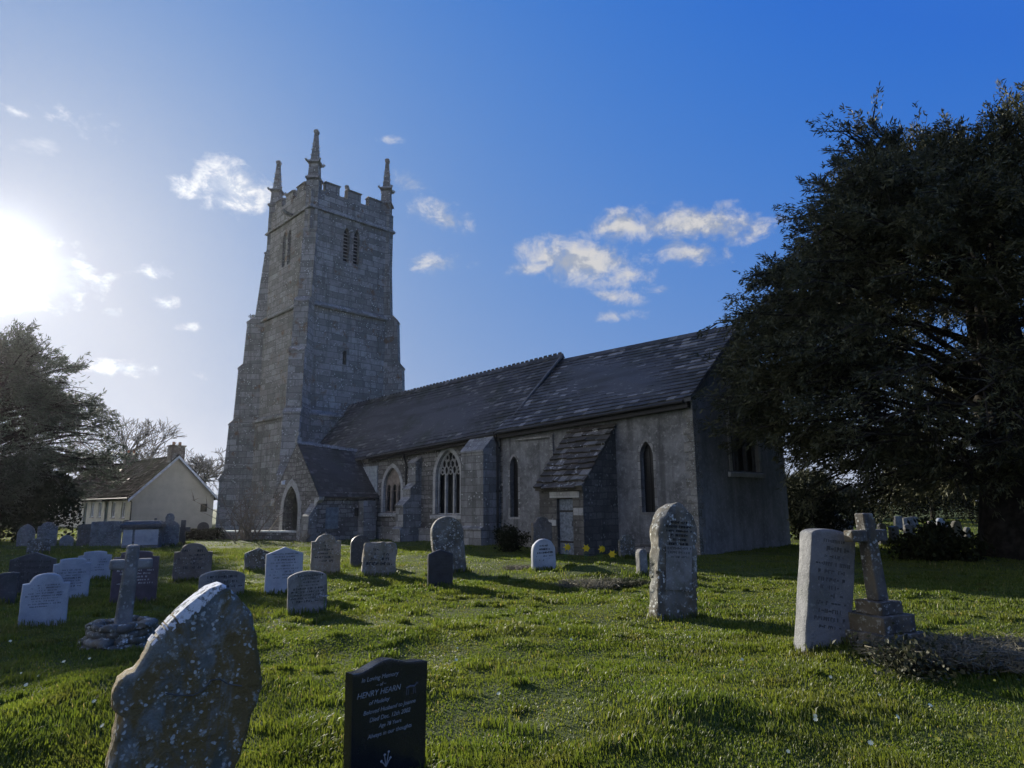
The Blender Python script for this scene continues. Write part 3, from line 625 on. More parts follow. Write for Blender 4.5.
for k, (su, sv) in enumerate(((1, -1), (1, 1), (-1, 1), (-1, -1))):
    d = Vector((su, sv, 0)).normalized(); s = Vector((-d.y, d.x, 0)); C = Vector((TU, TV, 0))
    mb = MB()
    for (hh, p, pt, z0, z1, z2, hwid) in ((H1, 1.85, 1.8, -.4, 3.3, 4.3, .52), (H1, 1.58, 1.42, 3.3, 6.9, 7.5, .5), (H2, 1.42, 1.28, 6.9, 10.7, 11.3, .47), (H2, 1.02, .88, 10.7, 13.9, 14.35, .45), (H3, .58, .12, 13.9, 18.9, 19.1, .42), (H3, .0, .0, 18.9, ZP+.75, ZP+.75, .40)):
        if k == 1 and p > .4: p, pt = p-.34, max(pt-.34, .05)
        e0 = C+d*(hh*math.sqrt(2)-.9); e1 = C+d*(hh*math.sqrt(2)+p-.18); e2 = C+d*(hh*math.sqrt(2)+pt-.18); q = [e0-s*hwid, e1-s*hwid, e1+s*hwid, e0+s*hwid]; qt = [e0-s*hwid, e2-s*hwid, e2+s*hwid, e0+s*hwid]
        mb.solid([x+Vector((0, 0, z0)) for x in q], [x+Vector((0, 0, z1)) for x in qt])
        if z2 > z1:
            q2 = [e0-s*(hwid+.03), e2+d*.05-s*(hwid+.03), e2+d*.05+s*(hwid+.03), e0+s*(hwid+.03)]; e1b = e2-d*min(.5, pt*.35+.1)
            q3 = [e0-s*(hwid+.0), e1b-s*hwid, e1b+s*hwid, e0+s*hwid]
            mb.solid([x+Vector((0, 0, z1+.002)) for x in q2], [x+Vector((0, 0, z1+.09)) for x in q2])
            mb.solid([x+Vector((0, 0, z1+.092)) for x in q2], [x+Vector((0, 0, z2)) for x in q3])
    mb.build('buttress', M_TOWER, tower)
    c = C+d*(H3*math.sqrt(2)-.52); zb = ZP+.752
    mb = MB()
    def sq(r, z, cc=c): return [cc+(d*a+s*b)*r+Vector((0, 0, z)) for a, b in ((1, -1), (1, 1), (-1, 1), (-1, -1))]
    prof = [(.46, zb), (.46, zb+.12), (.33, zb+.24), (.30, zb+1.05), (.43, zb+1.16), (.40, zb+1.27), (.24, zb+1.40), (.20, zb+1.9), (.11, zb+3.3), (.15, zb+3.36), (.16, zb+3.5), (.09, zb+3.62)]
    for (r0, z0), (r1, z1) in zip(prof, prof[1:]): mb.solid(sq(r0, z0), sq(r1, z1), caps=False)
    mb.poly(sq(*prof[-1]))
    for q in sq(.40, zb+1.2): mb.tube([q, q+(q-c-Vector((0, 0, zb+1.2))).normalized()*.12+Vector((0, 0, .1)), q+Vector((0, 0, .22))], [.09, .07, .02], 5)
    for zz in (1.7, 2.1, 2.5):
        for a in range(4): 
            q = sq(.24-(zz-1.4)*.06, zb+zz)[a]; mb.tube([q, q+(q-c-Vector((0, 0, zb+zz))).normalized()*.05+Vector((0, 0, .05))], [.05, .02], 4)
    mb.build('pinnacle', M_TOWER, tower)
mb = MB(); mb.tube([(TU+.7, TV-H3+.05, Z3+.05), (TU+.7, TV-H3-.5, Z3+.15), (TU+.7, TV-H3-.75, Z3+.32)], [.16, .13, .09], 6); mb.build('gargoyle', M_TOWER, tower)

# ------------------------------------------------------------------ white cottage and its neighbours
hc = at(133, 496, 48); LD = Vector((-.72, .69, 0)).normalized(); GD = Vector((.69, .72, 0)).normalized()
house = empty('cottage', (hc.x, hc.y, 0), math.atan2(GD.y, GD.x), 'low cream cottage with brown tiled roof and gable chimney beyond the churchyard', 'cottage')
HW, HL, HE, HR = 5.7, 24.0, 2.5, 5.35      # local x along gable, y along length
M_CREAM = plain('cream_render', (.48, .455, .38), .9, .2, .12, 2); M_CREAM2 = plain('gable_render', (.43, .415, .35), .9, .2, .08, 1.5)
M_RTILE = slate_mat('brown_tiles', (.018, .015, .013), (.035, .028, .024), (.1, .09, .08), .04, 1.0, .3, .05, 0.0)
mb = MB(); wins = []
for c in (1.9, 4.2, 7.6, 9.6, 13.4, 16.5, 20): wins.append([(-c-.45, .9), (-c+.45, .9), (-c+.45, 2.05), (-c-.45, 2.05)])
doors = [[(-5.9-.45, -.02), (-5.9+.45, -.02), (-5.9+.45, 2.05), (-5.9-.45, 2.05)], [(-11.6-.45, -.02), (-11.6+.45, -.02), (-11.6+.45, 2.05), (-11.6-.45, 2.05)]]
wall(mb, (0, 0, 0), (0, -1, 0), [(-HL, -.5), (0, -.5), (0, HE), (-HL, HE)], wins+doors, .18, 0)
gw = [(4.75, 1.25), (5.25, 1.25), (5.25, 1.85), (4.75, 1.85)]
wall(mb, (0, 0, 0), (1, 0, 0), [(0, -.5), (HW, -.5), (HW, HE), (HW/2, HR), (0, HE)], [gw], .15, 1)
mb.poly([(HW, 0, -.5), (HW, HL, -.5), (HW, HL, HE), (HW, 0, HE)], 0); mb.poly([(0, HL, -.5), (HW, HL, -.5), (HW, HL, HE), (HW/2, HL, HR), (0, HL, HE)], 0)
mb.build('wall', [M_CREAM, M_CREAM2], house)
for wn in wins:
    mb = MB(); y0, y1 = -wn[1][0], -wn[0][0]; z0, z1 = wn[0][1], wn[2][1]
    for a, b, c2, d2 in ((y0, y0+.07, z0, z1), (y1-.07, y1, z0, z1), (y0+.07, y1-.07, z0, z0+.07), (y0+.07, y1-.07, z1-.07, z1), ((y0+y1)/2-.03, (y0+y1)/2+.03, z0+.07, z1-.07)): mb.box(.08, .14, a, b, c2, d2)
    f = mb.build('window', M_WHITE, house); mb = MB(); mb.poly([(.15, y0, z0), (.15, y1, z0), (.15, y1, z1), (.15, y0, z1)]); mb.build('pane', M_GLASS, f)
    mb = MB(); mb.box(-.06, .1, y0-.06, y1+.06, z0-.08, z0-.004); mb.build('sill', M_LEAD, f)
for dr in doors:
    mb = MB(); mb.box(.1, .15, -dr[1][0], -dr[0][0], 0, 2.05); dd = mb.build('door', plain('dark_green_door', (.03, .05, .05), .5), house)
    mb = MB(); mb.box(-.55, -.01, -dr[1][0]-.15, -dr[0][0]+.15, 2.1, 2.18); mb.build('canopy', M_IRON, dd)
mb = MB()
for a, b, c2, d2 in ((4.75, 4.81, 1.25, 1.85), (5.19, 5.25, 1.25, 1.85), (4.81, 5.19, 1.25, 1.31), (4.81, 5.19, 1.79, 1.85)): mb.box(a, b, .05, .1, c2, d2)
f = mb.build('window', M_IRON, house); mb = MB(); mb.poly([(4.75, .12, 1.25), (5.25, .12, 1.25), (5.25, .12, 1.85), (4.75, .12, 1.85)]); mb.build('pane', M_GLASS, f)
mb = MB(); sl_ = (HR-HE)/(HW/2)
for su in (0, 1):
    X = (lambda x: x) if su == 0 else (lambda x: HW-x)
    roof_slates(mb, (X(-.3), -.22, HE-.3*sl_+.03), (X(-.3), HL+.1, HE-.3*sl_+.03), (X(HW/2), -.22, HR+.04), (X(HW/2), HL+.1, HR+.04), .3, .32, .02)
    q4 = [(X(-.3), -.2, HE-.3*sl_+.02), (X(-.3), HL, HE-.3*sl_+.02), (X(HW/2), HL, HR+.02), (X(HW/2), -.2, HR+.02)]; mb.solid(q4, [(p[0], p[1], p[2]-.1) for p in q4])
mb.tube([(HW/2, -.2, HR+.05), (HW/2, HL, HR+.05)], .1, 6)
roof = mb.build('roof', M_RTILE, house, fix=False)
mb = MB()
for X in ((lambda x: x), (lambda x: HW-x)):
    q1 = [(X(-.36), -.245, HE-.36*sl_-.16), (X(HW/2), -.245, HR-.14), (X(HW/2), -.245, HR+.07), (X(-.36), -.245, HE-.36*sl_+.05)]; mb.solid(q1, [(p[0], p[1]+.035, p[2]) for p in q1])
mb.build('bargeboard', plain('pale_blue_board', (.52, .58, .66), .6), house)
M_BRICK = masonry('brown_brick', .22, .075, (.07, .05, .042), (.11, .08, .065), (.12, .11, .10), .0, bump=.4)
for yy in (.1, 10.5, 17.5):
    mb = MB(); mb.box(HW/2-.5, HW/2+.5, yy, yy+.75, HR-.5, HR+.75); mb.box(HW/2-.56, HW/2+.56, yy-.06, yy+.81, HR+.752, HR+.86)
    ch = mb.build('chimney', M_BRICK, roof)
    mb = MB()
    for dx in (-.22, .22): mb.tube([(HW/2+dx, yy+.37, HR+.86), (HW/2+dx, yy+.37, HR+1.12)], [.12, .1], 8)
    mb.build('chimney_pot', plain('terracotta', (.20, .09, .05), .8), ch)
mb = MB(); mb.tube([(-.38, -.1, HE-.22), (-.38, HL, HE-.22)], .05, 6); mb.tube([(-.38, -.06, HE-.22), (-.07, -.06, HE-.5), (-.07, -.06, 0)], .045, 6); mb.build('gutter', M_IRON, house)

# low wall with pale sunlit coping in front of the tower
pa, pb = at(186, 528.5, 35.2), at(302, 531, 33.2)
d = Vector((pb.x-pa.x, pb.y-pa.y, 0)); Lw = d.length; lw = empty('low_wall', (pa.x, pa.y, 0), math.atan2(d.y, d.x), 'low rubble wall with pale flat coping in front of the tower', 'wall')
mb = MB(); mb.box(0, Lw, -.2, .2, -.3, .36); mb.build('rubble_base', M_NAVE, lw)
mb = MB(); x = -.05
while x < Lw:
    l = random.uniform(.8, 1.3); mb.box(x, min(x+l-.012, Lw+.05), -.27, .27, .362, .43+random.uniform(-.008, .012)); x += l
mb.build('coping', plain('pale_coping', (.62, .62, .58), .6), lw)

# ------------------------------------------------------------------ gravestones
M_GREY = grave_mat('grey_headstone', (.22, .22, .215), (.12, .12, .115), .5, .1, .35)
M_BLUE = grave_mat('pale_marble', (.38, .40, .43), (.29, .31, .34), .15, 0, .08, .7, 0, .2)
M_TAN = grave_mat('tan_headstone', (.27, .24, .20), (.16, .145, .12), .55, .3, .35)
M_LICH = grave_mat('lichen_headstone', (.15, .15, .14), (.065, .065, .058), 1.1, .25, .3)
M_DK = grave_mat('dark_slate_headstone', (.055, .06, .065), (.035, .038, .042), .12, 0, .1, .5, 0, .2)
M_BROWN = grave_mat('brown_headstone', (.17, .145, .125), (.10, .088, .078), .3, .15, .4)
M_GRAN = grave_mat('grey_granite', (.19, .195, .205), (.12, .124, .13), .2, 0, .25, .75, .7, .9, 26.0)
M_RUST = grave_mat('foreground_lichen', (.30, .305, .285), (.13, .135, .12), 1.0, 1.0, .45, .9, 0, 1.4, 40.0)
m, t, out = new_mat('black_polished_granite'); oc = t.n('ShaderNodeTexCoord').outputs['Object']
sp = t.noise(oc, 240, 2, .6).outputs[0]
finish(t, out, t.mix(t.rng(sp, .55, .7), (.010, .012, .016), (.035, .04, .05)), t.rng(t.noise(oc, 5, 4).outputs[0], .3, .7, .16, .3), None, spec=.5); M_BLACK = m
M_INK = plain('worn_lettering', (.035, .037, .037), .95); M_INKP = plain('pale_lettering', (.42, .42, .42), .7); M_INKW = plain('white_lettering', (.55, .56, .58), .6)

def outline(kind, w_, h):
    a = w_/2; B = -.16; p = [(-a, B), (a, B)]
    arc = lambda cx, cz, rx, rz, t0, t1, n: [(cx+rx*math.cos(t), cz+rz*math.sin(t)) for t in np.linspace(t0, t1, n)]
    if kind == 'round': p += arc(0, h-a*.95, a, a*.95, 0, math.pi, 17)
    elif kind == 'segment': p += arc(0, h-a*.34, a, a*.34, 0, math.pi, 15)
    elif kind == 'peak': p += [(a, h-a*.38), (0, h), (-a, h-a*.38)]
    elif kind == 'flat': p += [(a, h-.02), (a*.4, h), (-a*.5, h-.01), (-a, h-.03)]
    elif kind == 'gothic': p += [(x, z) for x, z in gothic(0, w_, 0, h-a*1.35, h, 9)[2:]]
    elif kind == 'shoulder': p += [(a, h-a*.5), (a*.72, h-a*.48), (a*.66, h-a*.36)]+arc(0, h-a*.36, a*.64, a*.36, 0.15, math.pi-.15, 11)+[(-a*.66, h-a*.36), (-a*.72, h-a*.48), (-a, h-a*.5)]
    elif kind == 'steps': p += [(a, h-.10), (a*.7, h-.09), (a*.68, h-.02)]+arc(0, h-.03, a*.66, .03, .1, math.pi-.1, 7)+[(-a*.68, h-.02), (-a*.7, h-.09), (-a, h-.10)]
    elif kind == 'ogee': p += [(a*math.cos(0)*(1-2*s), h-.155*a*2*(.5-.5*math.cos(0))-.10*(1-math.exp(-((1-2*s)/.52)**2))*1.0) for s in np.linspace(0, 1, 21)]
    elif kind == 'urn': p += [(a*.98, h*.62), (a*.75, h*.70), (a*.40, h*.76), (a*.45, h*.86), (a*.3, h*.97), (0, h), (-a*.3, h*.97), (-a*.45, h*.86), (-a*.40, h*.76), (-a*.75, h*.70), (-a*.98, h*.62)]
    elif kind == 'lich':    # broad body, notched shoulders, tall pointed-oval head
        p = [(-a*.86, B), (a*.86, B), (a*.93, h*.40), (a, h*.50), (a*1.06, h*.535), (a*1.05, h*.60), (a*.93, h*.625), (a*.90, h*.68), (a*.82, h*.78), (a*.62, h*.885), (a*.34, h*.965), (a*.12, h*.997), (-a*.08, h), (-a*.30, h*.965), (-a*.58, h*.885), (-a*.80, h*.77), (-a*.90, h*.68), (-a*.93, h*.63), (-a*1.04, h*.605), (-a*1.1, h*.54), (-a*.98, h*.50), (-a*.93, h*.40)]
    return p
def resample(p, step):
    out_ = []
    for i in range(len(p)):
        a, b = Vector(p[i]), Vector(p[(i+1) % len(p)]); n = max(1, int((b-a).length/step))
        out_ += [a.lerp(b, k/n) for k in range(n)]
    return out_
def slab(outl, t_, bev=.012, rough=.006, step=.05, seed=0, chip=0.0):
    ring_ = resample(outl, step); N = len(ring_); zs = [p.y for p in ring_]; c = Vector((0, (min(zs)+max(zs))*.5))
    wmax = max(abs(p.x) for p in ring_)
    prof = [(.2, -t_/2), (.42, -t_/2), (.64, -t_/2), (.82, -t_/2), (.93, -t_/2), (1-bev/wmax*1.2, -t_/2), (1-bev*.3/wmax, -t_/2+bev*.35), (1, -t_/2+bev), (1, -t_/6), (1, t_/6), (1, t_/2-bev), (1-bev/wmax, t_/2), (.6, t_/2), (.25, t_/2)]
    V, Fc = [], []
    off = Vector((seed*3.7, seed*1.9, seed*5.3))
    for k, y in prof:
        for p in ring_:
            q = c+(p-c)*k; P = Vector((q.x, y, q.y))
            nv_ = mnoise.noise_vector(P*5+off)*rough*1.2+mnoise.noise_vector(P*19+off)*rough*.6+mnoise.noise_vector(P*55+off)*rough*.3
            if chip and k > .9:
                cv = max(0, mnoise.noise(P*9+off*2)-.12); inward = Vector((c.x-p.x, 0, c.y-p.y)).normalized(); nv_ += inward*cv*chip
            V.append(P+nv_)
    V.append(Vector((c.x, -t_/2, c.y))); V.append(Vector((c.x, t_/2, c.y))); K = len(prof)
    for j in range(K-1):
        for i in range(N): i2 = (i+1) % N; Fc.append((j*N+i, j*N+i2, (j+1)*N+i2, (j+1)*N+i))
    for i in range(N): i2 = (i+1) % N; Fc.append((K*N, i2, i)); Fc.append((K*N+1, (K-1)*N+i, (K-1)*N+i2))
    mb = MB(); mb.v = [tuple(v) for v in V]; mb.f = Fc; mb.m = [0]*len(Fc); return mb
def inscription(w_, z0, z1, t_, rows, mat, parent, seed, proud=.0025, hgt=.5):
    """weathered, illegible rows of cut marks"""
    rnd = random.Random(seed); mb = MB(); dz = (z1-z0)/rows
    for r in range(rows):
        zc = z1-(r+.5)*dz; span = w_*rnd.uniform(.45, .82); x = -span/2; hh = dz*hgt*rnd.choice((.8, 1, 1, 1.25))
        while x < span/2:
            wl = rnd.uniform(.25, .85)*hh
            if rnd.random() < .82:
                y = -t_/2-proud; k = rnd.random()
                if k < .45: mb.box(x, x+max(.006, hh*.26), y, y+.02, zc-hh/2, zc+hh/2); mb.box(x+hh*.16, x+wl, y+.0005, y+.02, zc+rnd.uniform(-.4, .4)*hh, zc+hh*.5)
                elif k < .7: mb.box(x, x+wl, y, y+.02, zc-hh*.2, zc+hh*.2)
                else: mb.box(x, x+max(.006, hh*.28), y, y+.02, zc-hh/2, zc+hh/2)
            x += wl+hh*.18
    return mb.build('inscription', mat, parent, uv=False, fix=False)
GRP = 'headstones of the churchyard'
_seed = [0]
def place(px, yb, dz=0):
    x, y = ground_at(px, yb); 
    for _ in range(3):
        g = gz1(x, y); x, y = ground_at(px, yb, g+dz)
    return Vector((x, y, gz1(x, y)))
def headstone(px, yb, wpx, hpx, kind, mat, theta, label, t_=.11, lean=0, back=0, rough=.006, rows=0, ink=None, fill=(.3, .85), chip=0.0, step=.05, cat='headstone', group=None, name='headstone', ws=None, hs=None):
    _seed[0] += 1; P = place(px, yb); th = R(theta)
    top = at(px, yb-hpx, P.y); h = hs or max(.25, (top.z-P.z)); ca = math.atan2(P.x, P.y)       # view azimuth
    # projected width = w cos(theta - az') + t sin()
    f = math.cos(th+ca); g = abs(math.sin(th+ca)); dist = P.y*math.cos(PI_)+ (P.z-HC)*_s
    w_ = ws or max(.2, (wpx*dist/F*1.0 - t_*g)/max(.35, f*math.cos(ca)+0*g) *math.cos(ca))
    root = empty(name, P, th, label, cat, group or GRP); root.rotation_euler = (R(back), R(lean), th)
    mb = slab(outline(kind, w_, h), t_, .012, rough, step, _seed[0], chip)
    body = mb.build('slab', mat, root, smooth=42, fix=True)
    if rows: inscription(w_, h*fill[0], h*fill[1], t_, rows, ink or M_INK, root, _seed[0])
    return root, w_, h
# far left group
headstone(25, 546, 15, 22, 'gothic', M_GREY, 30, 'grey pointed headstone standing against the dark hedge, left of its pair', .12, rows=0)
headstone(46, 546, 17, 24, 'shoulder', M_GREY, 32, 'grey shouldered headstone against the dark hedge, right of its pair', .12)
headstone(38, 555, 20, 17, 'segment', M_LICH, 28, 'short worn lichened headstone just in front of the hedge pair', .14)
headstone(66, 546, 12, 11, 'round', M_GREY, 30, 'small low headstone between the hedge and the broad grey slabs', .1)
headstone(6, 604, 16, 32, 'flat', M_DK, 32, 'dark headstone cut by the left edge of the photo', .1)
headstone(29, 596, 39, 44, 'peak', M_DK, 26, 'dark slate headstone with peaked top behind the white marble stones', .1, rows=4, ink=M_INK, lean=1)
headstone(42, 626, 40, 53, 'shoulder', M_BLUE, 34, 'white marble headstone with arched shouldered top, nearest of the white row', .10, rows=9, ink=plain('faded_letters', (.10, .105, .12), .9), fill=(.35, .8))
headstone(69, 600, 32, 42, 'steps', M_BLUE, 34, 'white marble headstone in the middle of the three-stone white row', .10, rows=7, ink=bpy.data.materials['faded_letters'], fill=(.3, .75))
headstone(93, 580, 29, 29, 'steps', M_BLUE, 34, 'white marble headstone farthest back in the white row', .10, rows=5, ink=bpy.data.materials['faded_letters'], fill=(.3, .75))
headstone(133, 603, 41, 52, 'steps', plain('maroon_granite', (.075, .06, .07), .4), 24, 'dark maroon headstone right behind the slender stone cross', .10, rows=6, ink=M_INKP, fill=(.35, .72))
# broad slabs and tombs before the cottage
headstone(105, 546, 27, 25, 'flat', M_GREY, 28, 'broad grey slab before the cottage, larger of two side by side', .22)
headstone(86, 546, 17, 22, 'flat', M_BROWN, 28, 'broad dark slab before the cottage, smaller of two side by side', .22)
headstone(168, 546, 19, 33, 'urn', M_GREY, 22, 'tall headstone topped with a dark ornament in front of the cottage gable', .2)
headstone(126, 532, 14, 12, 'round', M_DK, 22, 'dark domed headstone behind the chest tomb', .2)
headstone(203, 531, 11, 9, 'round', M_DK, 20, 'dark low domed stone below the cottage gable end', .2)
def cross_stone(px, yb, wpx, hpx, theta, label, mat, arm_z=.72, base=None, t_=.16, lean=0, shaft=.24, taper=.8, name='stone_cross', arm_h=None):
    P = place(px, yb); top = at(px, yb-hpx, P.y); h = top.z-P.z; dist = P.y; ww = wpx*dist/F
    root = empty(name, P, R(theta), label, 'stone cross'); root.rotation_euler = (0, R(lean), R(theta))
    sh = ww*shaft; ah = arm_h or sh*.9
    z0 = 0 if not base else base
    mb = MB()
    mb.solid([(-sh/2, -t_/2, z0-.1 if not base else z0), (sh/2, -t_/2, z0-.1 if not base else z0), (sh/2, t_/2, z0-.1 if not base else z0), (-sh/2, t_/2, z0-.1 if not base else z0)], [(-sh/2*taper, -t_/2*taper, h), (sh/2*taper, -t_/2*taper, h), (sh/2*taper, t_/2*taper, h), (-sh/2*taper, t_/2*taper, h)])
    bmx = mb.build('shaft', mat, root)
    bv = bmx.modifiers.new('bevel', 'BEVEL'); bv.width = .02; bv.segments = 2
    za = lerp(z0, h, arm_z)
    for su in (-1, 1):
        i_, o_ = su*sh*.40, su*ww/2; mb = MB(); mb.box(min(i_, o_), max(i_, o_), -t_*.42, t_*.42, za-ah/2, za+ah/2)
        ar = mb.build('arm', mat, root); bv = ar.modifiers.new('bevel', 'BEVEL'); bv.width = .02; bv.segments = 2
    return root, h, ww
cross_stone(154, 540, 11, 22, 20, 'small dark cross behind the chest tomb', M_DK, .65, t_=.2)
cross_stone(182, 545, 13, 25, 18, 'dark stubby cross beside the low wall before the cottage', M_DK, .62, t_=.25, shaft=.4)
# chest tomb
P = place(142, 547); tomb = empty('chest_tomb', P, R(18), 'stone chest tomb with heavy dark lid and carved end panel', 'chest tomb')
tw = 36*P.y/F; mb = MB(); mb.box(-tw*.44, tw*.44, -.42, .42, -.2, .78); mb.build('chest', M_GREY, tomb)
mb = MB(); mb.box(-tw/2, tw/2, -.52, .52, .782, .92); mb.solid([(-tw/2, -.52, .922), (tw/2, -.52, .922), (tw/2, .52, .922), (-tw/2, .52, .922)], [(-tw*.4, -.3, 1.06), (tw*.4, -.3, 1.06), (tw*.4, .3, 1.06), (-tw*.4, .3, 1.06)]); mb.build('lid', M_DK, tomb)
mb = MB()
for a, b in ((-tw*.42, -tw*.2), (-tw*.14, tw*.42)): mb.box(a, b, -.45, -.423, .1, .72)
for k in range(10):
    a0, a1 = k*math.pi/5, (k+.8)*math.pi/5; c = tw*.16; r0, r1 = .12, .2
    mb.solid([(c+r0*math.cos(a0), -.452, .42+r0*math.sin(a0)), (c+r1*math.cos(a0), -.452, .42+r1*math.sin(a0)), (c+r1*math.cos(a1), -.452, .42+r1*math.sin(a1)), (c+r0*math.cos(a1), -.452, .42+r0*math.sin(a1))], [(x, -.48, z) for x, z in ((c+r0*math.cos(a0), .42+r0*math.sin(a0)), (c+r1*math.cos(a0), .42+r1*math.sin(a0)), (c+r1*math.cos(a1), .42+r1*math.sin(a1)), (c+r0*math.cos(a1), .42+r0*math.sin(a1)))])
mb.build('panel', M_BLUE, tomb)
# leaning cross on a rough rubble plinth
def rubble_base(root, rx, ry, z0, z1, n, mat, seed, sx=(.10, .22), flat=.5):
    rnd = random.Random(seed); mb = MB(); rows = max(1, round((z1-z0)/.085))
    for j in range(rows):
        z = z0+(z1-z0)*j/rows; hh = (z1-z0)/rows
        for k in range(n):
            a = 2*math.pi*(k+rnd.uniform(-.25, .25)+.4*(j % 2))/n; s_ = rnd.uniform(*sx); c = Vector((rx*math.cos(a), ry*math.sin(a), z+hh/2))*1
            c.x *= 1-.06*j; c.y *= 1-.06*j
            Mx = Matrix.Translation(c) @ Matrix.Rotation(a+math.pi/2+rnd.uniform(-.3, .3), 4, 'Z') @ Matrix.Rotation(rnd.uniform(-.12, .12), 4, 'X')
            bm = bmesh.new(); bmesh.ops.create_icosphere(bm, subdivisions=2, radius=1)
            for v in bm.verts:
                q = v.co; m_ = max(abs(q.x), abs(q.y), abs(q.z)); q = q.lerp(q/m_, .6); q = Vector((q.x*s_, q.y*s_*.8, q.z*hh*.62)); q += mnoise.noise_vector(q*6+Vector((k, j, seed)))*.03; v.co = Mx @ q
            b = len(mb.v); bm.verts.index_update(); mb.v += [tuple(v.co) for v in bm.verts]; mb.f += [tuple(b+v.index for v in f.verts) for f in bm.faces]; mb.m += [0]*len(bm.faces); bm.free()
    return mb.build('rubble_base', mat, root, smooth=50, fix=False)
P = place(121, 640); lc = empty('stone_cross', P, R(30), 'slender grey stone cross standing on a rough rubble plinth', 'stone cross')
k_ = P.y/F; hh = at(131, 545, P.y).z-P.z
rubble_base(lc, .36, .32, -.05, .26, 14, M_LICH, 3, (.06, .14))
mb = MB(); mb.tube([(0, 0, -.05), (0, 0, .22)], [.36, .30], 12); mb.build('plinth', M_LICH, lc)
lx = .04*hh
mb = MB(); sw = .10
mb.solid([(-sw, -sw*.8, .15), (sw, -sw*.8, .15), (sw, sw*.8, .15), (-sw, sw*.8, .15)], [(lx-sw*.72, -sw*.6, hh), (lx+sw*.72, -sw*.6, hh), (lx+sw*.72, sw*.6, hh), (lx-sw*.72, sw*.6, hh)])
o = mb.build('shaft', M_GREY, lc); bv = o.modifiers.new('bevel', 'BEVEL'); bv.width = .03; bv.segments = 2
za = hh*.80
for su in (-1, 1):
    mb = MB(); mb.box(*sorted((lx*.85+su*.06, lx*.85+su*.235)), -.06, .06, za-.062, za+.062)
    o = mb.build('arm', M_GREY, lc); bv = o.modifiers.new('bevel', 'BEVEL'); bv.width = .025; bv.segments = 2
# middle rows
headstone(191, 581, 35, 38, 'shoulder', M_BROWN, 24, 'weathered brown headstone with rounded head and worn shoulders, near the low wall', .13, rough=.014, lean=1.5, rows=5)
headstone(221, 597, 43, 27, 'segment', M_GREY, 26, 'low broad headstone with arched top behind the big lichened foreground slab', .12, rows=3)
headstone(257, 571, 25, 23, 'peak', M_LICH, 24, 'short lichen-spotted peaked stone behind the white text-covered headstone', .12, rough=.012)
headstone(283, 592, 36, 45, 'peak', M_BLUE, 26, 'pale headstone with low peaked top and many rows of lettering', .09, rows=9, fill=(.3, .88), back=-2, ink=bpy.data.materials['faded_letters'])
headstone(307, 613, 38, 42, 'segment', M_GREY, 20, 'short grey stone covered in ribbed lettering with a white flower at its foot', .10, rows=9, fill=(.25, .93), lean=-2)
headstone(325, 575, 29, 41, 'shoulder', M_TAN, 22, 'tan shouldered headstone with rounded head in front of the porch', .12, rough=.012, rows=6)
headstone(360, 567, 20, 32, 'round', M_DK, 22, 'narrow dark round-topped headstone beside the leaning tan slab', .10)
headstone(378, 576, 34, 34, 'flat', M_TAN, 24, 'squat tan slab leaning back with a broken pale top edge', .14, rough=.02, lean=3, chip=.15, rows=4)
headstone(440, 587, 26, 38, 'peak', plain('black_slate', (.03, .032, .038), .4), 22, 'small black peaked headstone in front of the tall lichened round one', .09, rows=7, ink=M_INK)
headstone(451, 573, 33, 57, 'round', M_LICH, 24, 'tall leaning round-topped stone spotted with pale lichen, below the large nave window', .16, rough=.014, lean=-7)
headstone(542, 556, 21, 39, 'shoulder', M_BROWN, 28, 'dark brown headstone with pale cap left of the priest door', .13, rough=.012)
headstone(544, 571, 25, 32, 'round', M_BLUE, 26, 'small pale round-topped headstone in front of the priest door', .12, rough=.012, lean=-2, rows=5)
headstone(627, 558, 17, 23, 'shoulder', M_LICH, 26, 'small mottled headstone against the chancel wall', .12, rough=.012)
headstone(642, 572, 12, 23, 'round', M_GREY, 26, 'tiny round-topped marker post between the mound and the tall stone', .16)
root, w_, h = headstone(673, 617, 48, 115, 'gothic', M_LICH, 22, 'tall pointed lichened headstone with carved panel in front of the chancel corner', .24, rough=.016, step=.045, chip=.12, lean=4.2, rows=0)
mb = MB(); wp = w_*.33
mb.poly([(-wp, -.137, h*.235), (wp, -.137, h*.235), (wp, -.137, h*.62), (-wp, -.137, h*.62)]); mb.build('smooth_panel', M_GREY, root)
inscription(w_*.85, h*.5, h*.84, .27, 9, M_INK, root, 55, hgt=.55)
root, w_, h = headstone(822, 646, 53, 118, 'segment', M_GRAN, 8, 'tall pale granite headstone with sparkling rough edge, beside the stepped cross',   .235, rough=.006, lean=9.0, step=.045, rows=12, ink=plain('granite_letters', (.065, .067, .07), .9), fill=(.14, .93))
# stepped cross
P = place(882, 640); sc_ = empty('stepped_cross', P, R(24), 'stone cross with lichen on three stepped blocks, leaning slightly', 'stone cross')
k_ = P.y/F
def bev(o, w_=.015): b = o.modifiers.new('bevel', 'BEVEL'); b.width = w_; b.segments = 2; return o
M_CR = grave_mat('cross_stone', (.105, .098, .09), (.045, .042, .038), .6, .25, .3, .9)
zt = [at(875, y, P.y).z-P.z for y in (630, 613, 600, 513)]
for (hw_, z0, z1) in ((.31, -.1, zt[0]), (.25, zt[0]+.002, zt[1]), (.17, zt[1]+.002, zt[2])):
    mb = slab([(-hw_, z0), (hw_, z0), (hw_, z1), (-hw_, z1)], hw_*1.9, .02, .012, .05, int(hw_*100)); bo = mb.build('step', M_CR, sc_, smooth=45)
mb = MB(); mb.solid([(-.085, -.075, zt[2]+.002), (.085, -.075, zt[2]+.002), (.085, .075, zt[2]+.002), (-.085, .075, zt[2]+.002)], [(-.165, -.06, zt[3]), (-.01, -.06, zt[3]), (-.01, .06, zt[3]), (-.165, .06, zt[3])]); bev(mb.build('shaft', M_CR, sc_))
